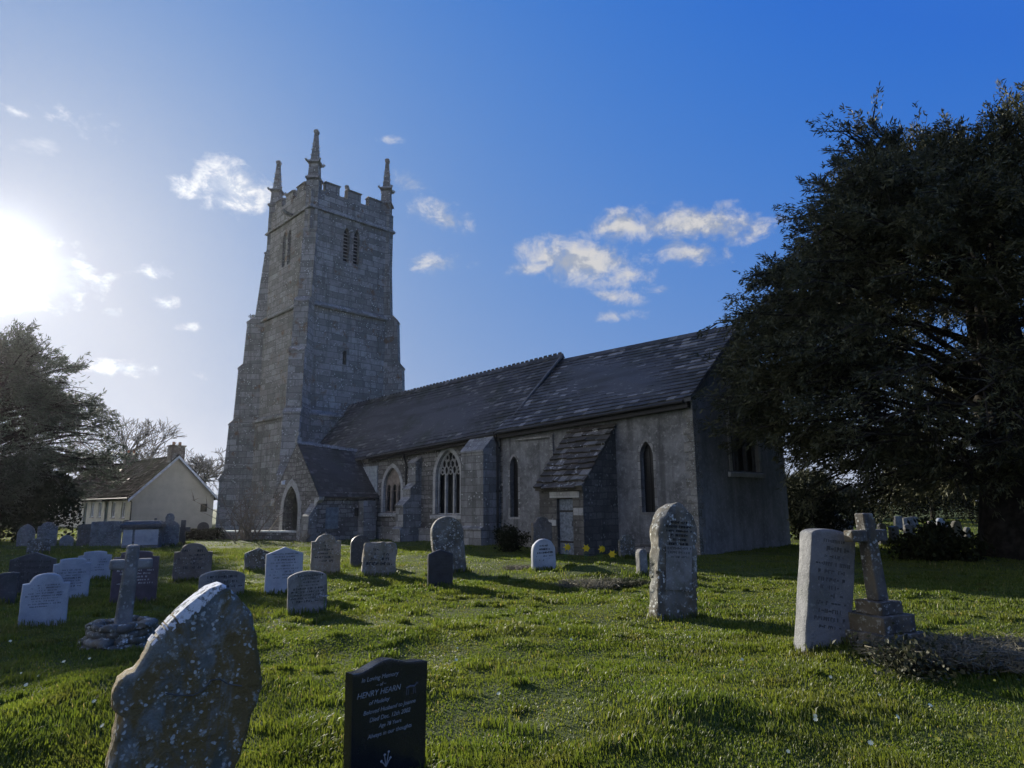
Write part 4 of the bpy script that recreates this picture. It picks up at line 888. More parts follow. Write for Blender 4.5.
za = lerp(zt[2], zt[3], .74)
for a, b in ((-.36, -.125), (.0, .19)): mb = MB(); mb.box(a, b, -.058, .058, za-.062, za+.062); bev(mb.build('arm', M_CR, sc_))
# distant stones beneath the yew
FAR = [(895, 543, 10, 17, 'flat', M_DK, 'near-black flat-topped headstone on the sunlit patch under the yew'), (910, 541, 11, 17, 'segment', M_GREY, 'grey arched headstone just right of the near-black one under the yew'),
       (899, 530, 8, 14, 'flat', M_GREY, 'pale bluish slab behind the near-black headstone under the yew'), (911, 528, 14, 11, 'flat', M_GREY, 'broad pale slab at the back of the stones under the yew'),
       (883, 547, 9, 24, 'round', M_DK, 'dark round headstone immediately behind the stepped cross'), (924, 543, 8, 16, 'segment', M_GREY, 'small grey headstone between the arched stone and the dark bush'),
       (932, 539, 9, 18, 'round', M_TAN, 'round tan headstone behind the dark bush'), (941, 536, 9, 18, 'shoulder', M_BLUE, 'pale blue-grey shouldered headstone behind the dark bush'),
       (950, 543, 8, 18, 'gothic', M_LICH, 'pointed lichened stone with bright top left of the yew trunk'), (959, 547, 11, 26, 'round', M_GREY, 'tall rounded grey stone beside the yew trunk'),
       (968, 541, 7, 14, 'round', M_GREY, 'small pale headstone glimpsed closest to the yew trunk'), (862, 531, 9, 14, 'segment', M_GREY, 'grey headstone seen just left of the stepped cross head'),
       (849, 532, 9, 13, 'flat', M_DK, 'dark distant slab between the granite stone and the stepped cross'), (873, 530, 7, 12, 'round', M_DK, 'far dark round stone behind the stepped cross')]
for i, (px, yb, wp_, hp_, kd, mt, lb) in enumerate(FAR): headstone(px, yb, wp_, hp_, kd, mt, 24+random.uniform(-8, 8), lb, .14, rough=.01, lean=random.uniform(-3, 3), step=.12)
P = place(834, 536); urn = empty('urn_monument', P, R(15), 'distant monument with a stone urn rising behind the granite headstone', 'monument'); hu = at(834, 511, P.y).z-P.z
mb = MB(); mb.box(-.35, .35, -.35, .35, -.1, hu*.5); mb.box(-.42, .42, -.42, .42, hu*.502, hu*.58); mb.build('pedestal', M_GREY, urn)
mb = MB(); mb.tube([(0, 0, hu*.58), (0, 0, hu*.64), (0, 0, hu*.72), (0, 0, hu*.84), (0, 0, hu*.9), (0, 0, hu)], [.22, .12, .3, .34, .2, .04], 12); mb.build('urn', M_GREY, urn, smooth=40)

# ---- the two stones in the foreground
def on_plane(P, th, x, y):
    """where the line of sight through a pixel meets the upright plane of a stone; local (across, up)"""
    r = ray(x, y); nx, ny = math.sin(th), -math.cos(th); t = (P.x*nx+P.y*ny)/(r[0]*nx+r[1]*ny)
    return (r[0]*t-P.x)*math.cos(th)+(r[1]*t-P.y)*math.sin(th), HC+r[2]*t-P.z
P = Vector((*ground_at(158, 838), 0)); P.z = gz1(P.x, P.y); TH = R(36)
big = empty('headstone', P, TH, 'large leaning headstone with orange and white lichen and notched shoulders, nearest the camera', 'headstone', GRP)
bo_ = [on_plane(P, TH, x, y) for x, y in ((86, 862), (206, 872), (233, 768), (250, 711), (258, 697), (262, 684), (258, 672), (256.5, 660), (256, 641), (250, 615), (243, 602), (235, 594), (227, 586.5), (219, 584), (207, 588), (196, 596), (177, 612), (162, 628), (149, 643), (140, 662), (134, 670), (126, 673), (118, 679), (112, 694), (111, 708), (119, 713), (114, 730), (106, 768))]
slab(bo_, .15, .02, .010, .012, 91, .03).build('slab', M_RUST, big, smooth=50)
rn_ = random.Random(4); mb = MB()     # white lichen along the upper left edge, its sunlit brightness put into the colour
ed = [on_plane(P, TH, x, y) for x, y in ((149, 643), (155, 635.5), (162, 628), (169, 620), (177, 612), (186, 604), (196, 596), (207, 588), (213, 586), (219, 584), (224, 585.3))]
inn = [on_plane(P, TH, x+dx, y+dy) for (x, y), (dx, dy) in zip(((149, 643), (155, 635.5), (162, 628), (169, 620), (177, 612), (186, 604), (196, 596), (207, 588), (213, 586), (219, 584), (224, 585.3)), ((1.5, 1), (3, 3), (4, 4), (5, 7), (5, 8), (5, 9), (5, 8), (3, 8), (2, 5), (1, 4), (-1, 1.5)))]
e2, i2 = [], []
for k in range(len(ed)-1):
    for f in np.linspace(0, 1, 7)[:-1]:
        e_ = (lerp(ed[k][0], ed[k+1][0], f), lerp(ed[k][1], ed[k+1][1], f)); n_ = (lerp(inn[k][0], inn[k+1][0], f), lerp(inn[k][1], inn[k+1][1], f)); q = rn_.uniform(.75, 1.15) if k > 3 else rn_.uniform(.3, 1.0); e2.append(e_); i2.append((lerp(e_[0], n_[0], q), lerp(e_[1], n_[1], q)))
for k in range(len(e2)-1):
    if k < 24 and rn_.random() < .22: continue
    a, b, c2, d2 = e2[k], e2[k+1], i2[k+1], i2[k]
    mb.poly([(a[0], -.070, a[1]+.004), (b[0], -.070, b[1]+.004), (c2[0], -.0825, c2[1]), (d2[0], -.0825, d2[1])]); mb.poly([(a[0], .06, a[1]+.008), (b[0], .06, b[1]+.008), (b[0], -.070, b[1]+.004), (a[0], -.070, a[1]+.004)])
m, t, out = new_mat('sunlit_white_crust'); oc = t.n('ShaderNodeTexCoord').outputs['Object']; cn = t.noise(oc, 28, 6, .7).outputs[0]
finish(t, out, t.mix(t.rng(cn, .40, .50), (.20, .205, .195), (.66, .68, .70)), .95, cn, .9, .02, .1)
mb.build('sunlit_lichen_crust', m, big, smooth=60)
ln_ = [on_plane(P, TH, x, y) for x, y in ((163, 690), (175, 692), (190, 692), (200, 687), (208, 677), (216, 676), (224, 681), (238, 683))]
mb = MB(); mb.tube([(x, -.0795, z) for x, z in ln_], .0035, 5); mb.build('carved_line', plain('worn_groove', (.10, .10, .095), .95), big)
P = Vector((*ground_at(388, 785), 0)); P.z = gz1(P.x, P.y); TK = R(45)
blk = empty('headstone', P, TK, 'polished black granite headstone with wavy top and pale italic lettering', 'headstone', GRP)
bk_ = [on_plane(P, TK, x, y) for x, y in ((350, 800), (424.5, 790), (427.6, 661), (421, 660.5), (414, 661.5), (407, 661.8), (400, 660.3), (394, 659.3), (389, 659.2), (384, 660.5), (378, 663.5), (370, 668.5), (363, 672.5), (358, 674), (353, 674.5))]
bt_ = .085
mb_ = slab(bk_, bt_, .003, 0, .03, 5); mb_.v = [(x, y+bt_/2, z) for x, y, z in mb_.v]; mb_.build('slab', M_BLACK, blk, smooth=30)
def etch(txt, size, zc, x=0, shear=.25, mat=M_INKW):
    cu = bpy.data.curves.new('inscription', 'FONT'); cu.body = txt; cu.size = size; cu.shear = shear; cu.align_x = 'CENTER'; cu.align_y = 'CENTER'; cu.extrude = .0008
    ob = bpy.data.objects.new('inscription', cu); COL.objects.link(ob); dg = bpy.context.evaluated_depsgraph_get()
    me = bpy.data.meshes.new_from_object(ob.evaluated_get(dg)); bpy.data.objects.remove(ob); me.materials.clear(); me.materials.append(mat)
    return link('inscription', me, blk, (x, -.0015, zc), (R(90), 0, 0))
M_GOLD = plain('dull_lettering', (.30, .30, .30), .7)
for s_, sz, px, py in (('In Loving Memory', .036, 380, 677), ('~ of ~', .028, 381, 684), ('HENRY HEARN', .046, 379, 692), ('of Madeley', .033, 379, 701), ('Beloved Husband to Joanne', .034, 390, 707), ('Died Dec. 12th 2002', .035, 390, 715), ('Age 78 Years', .030, 390, 723), ('Always in our thoughts', .034, 390, 731)):
    x, z = on_plane(P, TK, px, py); etch(s_, sz, z, x, mat=M_GOLD)
x0, z0 = on_plane(P, TK, 412, 687); mb = MB()     # faint etched animal, and a posy at the foot
for pts, r in (([(-.045, 0), (-.015, .008), (.02, .002)], .007), ([(-.04, -.005), (-.042, -.04)], .003), ([(-.025, -.005), (-.028, -.04)], .003), ([(.01, -.005), (.012, -.04)], .003), ([(.022, -.005), (.027, -.04)], .003), ([(.02, .005), (.038, .02), (.046, .014)], .004)): mb.tube([(x0+a, -.0005, z0+b) for a, b in pts], r, 6)
mb.build('emblem', plain('faint_etching', (.10, .10, .11), .7), blk)
x0, z0 = on_plane(P, TK, 386, 763); mb = MB()
for a, h_ in ((-.035, .015), (-.012, .045), (.016, .055), (.03, .02)): mb.tube([(x0, -.0005, z0-.02), (x0+a*.6, -.0005, z0+h_*.4), (x0+a, -.0005, z0+h_)], .003, 5); mb.tube([(x0+a-.005, -.0005, z0+h_), (x0+a+.006, -.0005, z0+h_+.006)], .006, 6)
mb.build('emblem', M_GOLD, blk)

# ------------------------------------------------------------------ vegetation
def leaf_mat(name, c1, c2, trans=.25, rough=.6, spec=.25):
    m, t, out = new_mat(name); ri = t.n('ShaderNodeNewGeometry').outputs['Random Per Island']; oc = t.n('ShaderNodeTexCoord').outputs['Object']
    n = t.noise(oc, 1.3, 4, .6).outputs[0]
    c = t.mix(t.rng(t.math('ADD', t.math('MULTIPLY', ri, .4), t.math('MULTIPLY', n, 1.1)), .45, 1.0, smooth=False), c1, c2)
    p = t.n('ShaderNodeBsdfPrincipled', {'Base Color': c, 'Roughness': rough, 'Specular IOR Level': spec}); tr = t.n('ShaderNodeBsdfTranslucent', {'Color': c})
    mx = t.n('ShaderNodeMixShader', {0: trans}); t.t.links.new(p.outputs[0], mx.inputs[1]); t.t.links.new(tr.outputs[0], mx.inputs[2]); t.t.links.new(mx.outputs[0], out.inputs[0]); return m
M_YEW = leaf_mat('yew_needles', (.022, .027, .013), (.115, .118, .060), .2)
M_CEDAR = leaf_mat('cedar_needles', (.030, .042, .028), (.065, .080, .052), .2)
M_HEDGE = leaf_mat('hedge_leaves', (.009, .012, .006), (.022, .026, .012), .04, .9, .05)
M_DRY = leaf_mat('dry_stems', (.060, .062, .036), (.24, .22, .165), .2, .8)
M_BRAM = leaf_mat('bramble_leaves', (.02, .03, .015), (.06, .06, .03), .2)
M_BARK = plain('bark', (.028, .025, .021), .95, .1, .5, 5); M_BARKG = plain('grey_bark', (.10, .09, .08), .95, .1, .4, 7)
def unit(v): return v/np.maximum(np.linalg.norm(v, axis=-1, keepdims=True), 1e-9)
def leaf_mesh(name, C, D, L, Wd, mat, parent, curl=.25):
    """lens-shaped leaf quads at C along D"""
    n = len(C); r = RNG.normal(size=(n, 3)); S_ = unit(np.cross(D, r)); N_ = np.cross(D, S_); L = L[:, None]; Wd = Wd[:, None]
    V = np.empty((n, 4, 3)); V[:, 0] = C; V[:, 1] = C+D*L*.5+S_*Wd+N_*L*curl*.2; V[:, 2] = C+D*L+N_*L*curl*-.3; V[:, 3] = C+D*L*.5-S_*Wd+N_*L*curl*.2
    return np_mesh(name, V.reshape(-1, 3), [np.arange(n*4).reshape(-1, 4)], mat, None, parent)
def vnoise3(P, seed=0):
    z = P[:, 2]; zi = np.floor(z); f = z-zi; f = f*f*(3-2*f)
    return vnoise(P[:, 0]+zi*17.3+seed, P[:, 1]-zi*9.1, 21)*(1-f)+vnoise(P[:, 0]+(zi+1)*17.3+seed, P[:, 1]-(zi+1)*9.1, 21)*f
def lobes(theta, phi, sd): return mnoise.noise(Vector((math.cos(theta)*1.6+sd, math.sin(theta)*1.6, phi*1.7)))
def evergreen(name, loc, label, R_, H, zc, n_br, twigs, leaves, mat, bark, trunk_r, seed, lmin=.12, lmax=.26, wd=.018, droop=.25, elev=(-.35, 1.45), flat=1.0, twl=(.8, 1.7), keep=None, skirt=.0, group=None, cat='tree', lumpy=.22, stems=1, bulge=0.0, thin=None, bare=1.0, extra=()):
    """trunk, limbs and a crown of leaf sprays carried on real branches. R_ crown radius, H total height, zc height of the widest part"""
    rnd = random.Random(seed); rng = np.random.default_rng(seed); Rx, Ry = R_ if isinstance(R_, tuple) else (R_, R_)
    root = empty(name, loc, 0, label, cat, group)
    mbt = MB(); htr = H*.62
    for sI in range(stems):
        a = 2*math.pi*sI/stems; oo = Vector((math.cos(a), math.sin(a), 0))*trunk_r*.45*(stems > 1); rr = trunk_r*(1 if stems == 1 else .62)
        pts = [Vector((oo.x*(1+.25*t_*t_)+.25*trunk_r*mnoise.noise(Vector((t_*3, seed, sI))), oo.y*(1+.25*t_*t_)+.25*trunk_r*mnoise.noise(Vector((seed, t_*3, sI))), -.3+t_*htr)) for t_ in np.linspace(0, 1, 9)]
        mbt.tube(pts, [rr*(1.35 if i == 0 else 1.08 if i == 1 else (1-.85*i/8)) for i in range(9)], 11)
    mbt.build('trunk', bark, root, smooth=60, uv=False)
    mbw = MB(); Cs, Ds = [], []
    for b in range(n_br+len(extra)):
        th = rnd.uniform(0, 2*math.pi); u = rnd.random(); el = elev[0]+(elev[1]-elev[0])*u**.85
        if b < n_br and rnd.random() > math.cos(el)**.6+.15: continue
        k = 1+lumpy*lobes(th, el*1.4, seed)*1.6; k *= 1+bulge*max(0, math.sin(2*el)); ra = k*rnd.uniform(.72, 1.03)
        tip = Vector((math.cos(th)*math.cos(el)*ra*Rx, math.sin(th)*math.cos(el)*ra*Ry, zc+math.sin(el)*((H-zc) if el > 0 else zc*1.05)*k*rnd.uniform(.75, 1.0)*flat))
        if b >= n_br: tip = Vector(extra[b-n_br])-Vector(loc)
        if tip.z < skirt: tip.z = skirt+rnd.random()*.6
        if keep and not keep(tip+Vector(loc), rnd): continue
        hz = math.hypot(tip.x, tip.y); zb = max(min(tip.z-hz*.25, htr*.95), H*.10+rnd.random()*H*.06)
        st = Vector((0, 0, zb)); mid = st.lerp(tip, .5)+Vector((rnd.gauss(0, .06)*hz, rnd.gauss(0, .06)*hz, hz*(.12+rnd.gauss(0, .05))))
        bp = [st, st.lerp(mid, .55)+Vector((0, 0, hz*.03)), mid, mid.lerp(tip, .55)+Vector((0, 0, hz*.03)), tip]
        r0 = .035+.012*(tip-st).length; (mbw.tube(bp, [r0, r0*.8, r0*.6, r0*.35, r0*.12], 5, caps=False) if rnd.random() < bare else mbw.tube(bp[3:], [r0*.35, r0*.12], 4, caps=False))
        bd = (tip-mid).normalized()
        for k2 in range(twigs):
            s_ = rnd.uniform(.42, 1.0)**.8; i0 = min(3, int(s_*4)); p0 = bp[i0].lerp(bp[i0+1], s_*4-i0)
            d = (bd+Vector((rnd.gauss(0, .62), rnd.gauss(0, .62), rnd.gauss(.05, .38)))).normalized(); l = rnd.uniform(*twl)*(1.15-.3*s_)
            p1 = p0+d*l-Vector((0, 0, droop*l*rnd.uniform(.0, 1.0)))
            if k2 < twigs*.35: mbw.tube([p0, p1], [r0*.22+.004, .004], 3, caps=False)
            s2 = rng.random(leaves)[:, None]**.8; pp = np.array(p0)*(1-s2)+np.array(p1)*s2+rng.normal(size=(leaves, 3))*(.05+.09*l)*(1.15-s2)
            dd = unit(np.array((p1-p0).normalized())*1.0+rng.normal(size=(leaves, 3))*.6+np.array([0, 0, -.12])); Cs.append(pp); Ds.append(dd)
    mbw.build('limbs', bark, root, uv=False, fix=False)
    C = np.concatenate(Cs); D = np.concatenate(Ds)
    if thin is not None:
        Wp = C+np.array(loc); ok = rng.random(len(C)) > thin(Wp, vnoise3(Wp*1.15, seed)); C, D = C[ok], D[ok]
    n = len(C)
    leaf_mesh('crown', C, D, rng.uniform(lmin, lmax, n), rng.uniform(.7, 1.3, n)*wd, mat, root); return root
# the great yew
def yew_thin(P, nz):
    # open boughs low on the church side where the sky shows through, a few ragged holes elsewhere
    g = np.clip(1-np.abs(P[:, 0]-11.2)/3.4, 0, 1)**.5*np.clip(1-np.abs(P[:, 2]-4.3)/3.2, 0, 1)**.5
    return np.clip(g*1.5*np.clip((nz-.30)/.12, .30, 1)+.55*np.clip((nz-.62)/.1, 0, 1), 0, .985)
xr = random.Random(77)    # heavy low boughs that hang in front of the chancel gable
boughs = [(xr.uniform(6.9, 9.6), xr.uniform(17.4, 20.2), xr.uniform(2.9, 7.0)) for _ in range(85)]
boughs = [b for b in boughs if b[1] < 20.6-(b[0]-5.7)*.10 and b[2] > 2.6+(9.6-b[0])*.45]
evergreen('yew_tree', (14.9, 19.9, 0), 'huge dark old yew with spreading crown beside the chancel', (8.5, 6.0), 13.4, 5.6, 1000, 16, 52, M_YEW, M_BARK, 1.0, 11, .09, .22, .020, .5, (-.85, 1.5), 1.0, (.6, 1.5), None, 1.5, stems=9, lumpy=.14, bulge=.06, thin=yew_thin, bare=.12, extra=boughs)
# cedar at the far left
evergreen('cedar_tree', (-28.2, 35, 0), 'broad dark evergreen with layered branches at the left, beyond the gravestones', (6.3, 6.5), 10.8, 4.4, 480, 12, 34, M_CEDAR, M_BARK, .55, 23, .16, .34, .03, .2, (-.7, 1.4), 1.0, (.8, 1.7), None, .7, lumpy=.2, thin=lambda P, nz: .95*np.clip((nz-.43)/.08, 0, 1), bare=.5)
# hedges: short leafy bodies
def hedge(name, x0, y0, x1, y1, h, w_, n, label, seed, mat=M_HEDGE, cat='hedge', lmax=.16):
    rng = np.random.default_rng(seed); L_ = math.hypot(x1-x0, y1-y0); root = empty(name, ((x0+x1)/2, (y0+y1)/2, 0), math.atan2(y1-y0, x1-x0), label, cat)
    u = (rng.random(n)-.5)*L_; hh = h*(.72+.5*vnoise(u/1.7+seed, u*0, 5)+.12*vnoise(u/.4+seed, u*0, 6))
    a = rng.random(n)*math.pi; k = .35+.65*rng.random(n)**.5
    P = np.stack([u, np.cos(a)*w_/2*k, np.sin(a)**.55*hh*k], -1); P[:, 2] = np.maximum(P[:, 2], .05)
    D = unit(np.stack([rng.normal(size=n)*.7, np.cos(a)+rng.normal(size=n)*.5, np.sin(a)+rng.normal(size=n)*.5+.2], -1))
    leaf_mesh('foliage', P, D, rng.uniform(lmax*.5, lmax, n), rng.uniform(.2, .34, n)*lmax, mat, root)
    mb = MB(); rn = random.Random(seed)
    for k in range(max(4, int(L_*1.2))):
        xx = rn.uniform(-L_/2, L_/2); mb.tube([(xx, rn.uniform(-.2, .2)*w_, -.1), (xx+rn.gauss(0, .15), rn.uniform(-.2, .2)*w_, h*.4), (xx+rn.gauss(0, .3), rn.uniform(-.3, .3)*w_, h*.75)], [.05, .035, .012], 5)
    mb.build('stems', M_BARK, root, uv=False); return root
hedge('hedge', -42, 34.2, -22.9, 34.6, 3.0, 3.2, 42000, 'overgrown dark hedge below the left evergreen', 31, lmax=.26)
hedge('hedge', -17.8, 34.6, -14.6, 33.8, .55, .9, 4000, 'low dark scrubby hedge beside the low wall', 33, lmax=.12)
hedge('hedge', 18, 66, 70, 60, 3.4, 3.5, 30000, 'long dark field hedge far behind the yew', 35, lmax=.26)
hedge('hedge', 15, 48, 36, 44, 2.3, 3.0, 16000, 'dark laurel hedge behind the stones under the yew', 36, lmax=.22)
evergreen('conifer', (34, 55, 0), 'dark distant conifer standing behind the yew trunk', 3.5, 4.6, 2.2, 150, 9, 26, M_YEW, M_BARK, .2, 41, .2, .4, .04, .2, (-.3, 1.4), 1.0, (.7, 1.4), None, 1.2)
evergreen('conifer', (25.5, 58, 0), 'round dark evergreen far behind the church east end', 3.0, 3.6, 1.8, 130, 9, 26, M_YEW, M_BARK, .3, 43, .2, .4, .04, .2, (-.3, 1.4), 1.0, (.7, 1.4), None, 1.0)
def shrub(name, loc, label, r, h, n, mat, seed, stems=10, lmax=.12, wd=.25, cat='shrub', leafy=True, smat=None, arch=.0):
    rng = np.random.default_rng(seed); rn = random.Random(seed); root = empty(name, loc, 0, label, cat); mb = MB(); tips = []
    for k in range(stems):
        a = rn.uniform(0, 6.28); el = rn.uniform(.5, 1.4); l = h*rn.uniform(.7, 1.05)
        p0 = Vector((rn.gauss(0, r*.18), rn.gauss(0, r*.18), -.05)); d = Vector((math.cos(a)*math.cos(el)*r/h*1.5, math.sin(a)*math.cos(el)*r/h*1.5, math.sin(el)))
        pts = [p0, p0+d*l*.35, p0+d*l*.7+Vector((rn.gauss(0, .1)*r, rn.gauss(0, .1)*r, -arch*l*.2)), p0+d*l+Vector((rn.gauss(0, .2)*r, rn.gauss(0, .2)*r, -arch*l*.6))]
        mb.tube(pts, [.012*h+.004, .009*h+.003, .006*h+.002, .003], 4, caps=False); tips.append(pts)
        if not leafy:
            for _ in range(9):
                s_ = rn.uniform(.3, 1); i0 = min(2, int(s_*3)); q = pts[i0].lerp(pts[i0+1], s_*3-i0); q1 = q+Vector((rn.gauss(0, .22), rn.gauss(0, .22), rn.gauss(.18, .14)))*h*.5; mb.tube([q, q.lerp(q1, .5)+Vector((0, 0, .02)), q1], [.006*h, .004*h, .002], 3, caps=False)
    mb.build('stems', smat or M_BARK, root, uv=False, fix=False)
    if leafy:
        k = rng.integers(0, stems, n); s_ = rng.random(n)**.6; T = np.array([[list(p) for p in pp] for pp in tips]); i0 = np.minimum(2, (s_*3).astype(int)); f = (s_*3-i0)[:, None]
        P = T[k, i0]*(1-f)+T[k, i0+1]*f+rng.normal(size=(n, 3))*r*.16; P[:, 2] = np.maximum(P[:, 2], .02); D = unit(rng.normal(size=(n, 3))+np.array([0, 0, .5])); leaf_mesh('foliage', P, D, rng.uniform(.5, 1, n)*lmax, rng.uniform(.7, 1.2, n)*lmax*wd, mat, root)
    return root
def gp(px, yb): v = place(px, yb); return (v.x, v.y, v.z)
shrub('shrub', gp(508, 552), 'small dark rounded bush against the chancel wall beneath the narrow window', .55, .95, 2600, M_HEDGE, 51, 16)
shrub('shrub', gp(938, 561), 'dark spreading bush in the shade left of the yew trunk', .95, .9, 3400, M_HEDGE, 52, 18, .2)
shrub('shrub', gp(815, 540), 'large black-green bush in deep shade right of the church east wall', 1.6, 2.6, 9000, M_HEDGE, 57, 26, .2)
shrub('bare_shrub', gp(247, 540), 'leafless brown shrub growing against the base of the tower', 1.7, 2.9, 0, M_DRY, 53, 26, leafy=False, smat=plain('brown_twigs', (.17, .14, .11), .9))
shrub('bare_shrub', gp(303, 543), 'low leafless twiggy shrub at the foot of the porch', .8, .8, 0, M_DRY, 54, 16, leafy=False, smat=bpy.data.materials['brown_twigs'])
shrub('bramble', gp(905, 652), 'dark tangle of bramble at the foot of the stepped cross', .55, .35, 1500, M_BRAM, 55, 26, .07, arch=.8)
shrub('tower_weed', (0, 0, 0), 'tuft of weed growing on the high south-west ledge of the tower', .4, .5, 300, M_HEDGE, 56, 8).location = (lambda M_: M_ @ Vector((TU-H2+.1-.3, TV-H2+.1-.3, Z2+.2)))(Matrix.Translation((OX, OY, 0)) @ Matrix.Rotation(YAW, 4, 'Z'))
def dry_tuft(px, yb, r, h, n, label, seed, mat=M_DRY, name='dry_grass_tuft'):
    rng = np.random.default_rng(seed); loc = gp(px, yb); root = empty(name, loc, 0, label, 'grass clump')
    a = rng.random(n)*6.28; q = rng.random(n)**.5*r; P = np.stack([np.cos(a)*q, np.sin(a)*q*.7, np.zeros(n)-.02], -1); D = unit(np.stack([np.cos(a)*.6*q/r+rng.normal(size=n)*.45, np.sin(a)*.6*q/r+rng.normal(size=n)*.45, .45+rng.random(n)*.7], -1)); Ln = h*rng.uniform(.5, 1.15, n)
    mid = P+D*Ln[:, None]*.55; tip = mid+unit(D+np.stack([rng.normal(size=n)*.9, rng.normal(size=n)*.9, -.75*np.ones(n)], -1))*Ln[:, None]*.5; S_ = unit(np.cross(D, rng.normal(size=(n, 3))))*.005
    V = np.stack([P-S_, P+S_, mid+S_, mid-S_, tip], 1); ix = np.arange(n)[:, None]*5
    np_mesh('blades', V.reshape(-1, 3), [ix+np.array([[0, 1, 2, 3]]), ix+np.array([[3, 2, 4]])], mat, None, root); return root
dry_tuft(935, 650, .62, .30, 3200, 'heap of dry pale grass right of the stepped cross', 61); dry_tuft(1003, 655, .75, .30, 3000, 'greyish dry grass heap at the right edge beyond the stepped cross', 62)
dry_tuft(590, 574, .6, .3, 1100, 'mound of dead brown grass below the daffodils', 63); dry_tuft(625, 580, .5, .28, 900, 'dark withered clump right of the dead grass mound', 64, M_BRAM)
dry_tuft(520, 569, .35, .2, 900, 'small withered brown clump left of the pale round headstone', 65)
# leafless trees behind the cottage
def bare_tree(name, loc, label, H, seed, spread=.66, r0=.28):
    rn = random.Random(seed); root = empty(name, loc, 0, label, 'bare tree', 'leafless trees behind the cottage'); tr, br = MB(), MB()
    def grow(p, d, l, r, lev):
        if lev > 6: return
        q = p+d*l*.5+Vector((rn.gauss(0, .05), rn.gauss(0, .05), rn.gauss(0, .03)))*l; e_ = q+(d+Vector((rn.gauss(0, .14), rn.gauss(0, .14), rn.gauss(.05, .1)))).normalized()*l*.5
        (tr if lev == 0 else br).tube([p, q, e_], [r, r*.85, r*.68], 7 if lev < 2 else 4 if lev < 4 else 3, caps=lev == 0)
        for k in range(3 if lev < 6 else 2):
            dn = (d+Vector((rn.gauss(0, spread), rn.gauss(0, spread), rn.gauss(.08, spread*.6)))).normalized(); st = q.lerp(e_, rn.uniform(.2, 1)) if k else e_
            grow(st, dn, l*rn.uniform(.62, .86), max(.028, r*rn.uniform(.5, .68)), lev+1)
    grow(Vector((0, 0, -.2)), Vector((rn.gauss(0, .1), rn.gauss(0, .1), 1)).normalized(), H*.26, r0, 0)
    tr.build('trunk', M_BARKG, root, uv=False); br.build('branches', M_BARKG, root, uv=False, fix=False)
for i, (px, yt, Y, lb) in enumerate(((134, 388, 66, 'tall leafless tree rising left behind the cottage chimneys'), (160, 428, 72, 'spreading leafless tree directly behind the cottage ridge'), (188, 424, 70, 'leafless tree behind the cottage gable chimney'), (213, 424, 66, 'twiggy leafless tree between the cottage and the tower'), (100, 405, 74, 'leafless tree glimpsed through the left evergreen'))):
    tp = at(px, yt, Y); bare_tree('bare_tree', (tp.x, tp.y, 0), lb, tp.z*1.02, 80+i)

# daffodils and lawn flowers
M_YEL = leaf_mat('daffodil_yellow', (.80, .62, .03), (.85, .70, .06), .5); M_STEM = plain('daffodil_green', (.06, .14, .03), .6)
def daffodil(px, ytop, yb, label, rz):
    P = Vector(gp(px, yb)); h = at(px, ytop, P.y).z-P.z; root = empty('daffodil', P, rz, label, 'daffodil', 'daffodils by the priest door'); mb = MB()
    mb.tube([(0, 0, -.03), (.01, 0, h*.6), (.0, -.02, h*.97), (.0, -.05, h)], [.008, .007, .006, .006], 5)
    for k in range(5): a = k*1.3; mb.poly([(math.cos(a)*.02, math.sin(a)*.02, -.02), (math.cos(a)*.02+.012, math.sin(a)*.02+.012, -.02), (math.cos(a)*.09, math.sin(a)*.09, h*.8), (math.cos(a)*.075, math.sin(a)*.075, h*.5)])
    mb.build('stem', M_STEM, root, uv=False)
    mb = MB(); c = Vector((0, -.06, h))
    for k in range(6):
        a = k*math.pi/3; r1, r2 = .07, .135
        mb.poly([c+Vector((0, .01, 0)), c+Vector((math.cos(a-.4)*r1, 0, math.sin(a-.4)*r1)), c+Vector((math.cos(a)*r2, .01, math.sin(a)*r2)), c+Vector((math.cos(a+.4)*r1, 0, math.sin(a+.4)*r1))])
    mb.tube([c, c+Vector((0, -.05, 0)), c+Vector((0, -.08, 0))], [.05, .06, .085], 8); mb.build('flower', M_YEL, root, uv=False)
daffodil(566, 547, 560, 'yellow daffodil right in front of the priest door, leftmost of the four', .5); daffodil(586, 548, 560, 'yellow daffodil before the dark side wall, second from the door', .1); daffodil(600, 549, 561, 'tall yellow daffodil third from the priest door', .7); daffodil(613, 554, 562, 'lowest yellow daffodil, nearest the mottled headstone', -.3)
mb = MB(); P = Vector(gp(324, 612))
fl = empty('white_flower', P, 0, 'single white flower at the foot of the ribbed grey headstone', 'flower')
mb.tube([(0, 0, -.02), (0, 0, .22)], .006, 5); mb.build('stem', M_STEM, fl, uv=False); mb = MB()
for k in range(7): a = k*.9; mb.poly([Vector((0, 0, .22)), Vector((math.cos(a-.4)*.04, math.sin(a-.4)*.04, .25)), Vector((math.cos(a)*.07, math.sin(a)*.07, .24)), Vector((math.cos(a+.4)*.04, math.sin(a+.4)*.04, .25))])
mb.build('petals', M_WHITE, fl, uv=False)
M_CREAMF = plain('pale_petals', (.75, .74, .5), .6, .2, .1); M_YELF = plain('yellow_petals', (.7, .6, .08), .6, .2, .1)
def daisy_mesh(mat):
    mb = MB()
    for k in range(8): a = k*math.pi/4; mb.poly([(0, 0, .040), (math.cos(a-.35)*.012, math.sin(a-.35)*.012, .043), (math.cos(a)*.018, math.sin(a)*.018, .044), (math.cos(a+.35)*.012, math.sin(a+.35)*.012, .043)])
    mb.tube([(0, 0, .02), (.002, 0, .040)], .0015, 4); o = mb.build('daisy', mat, uv=False); return o
dz = [daisy_mesh(M_CREAMF), daisy_mesh(M_YELF)]; rn = random.Random(5)
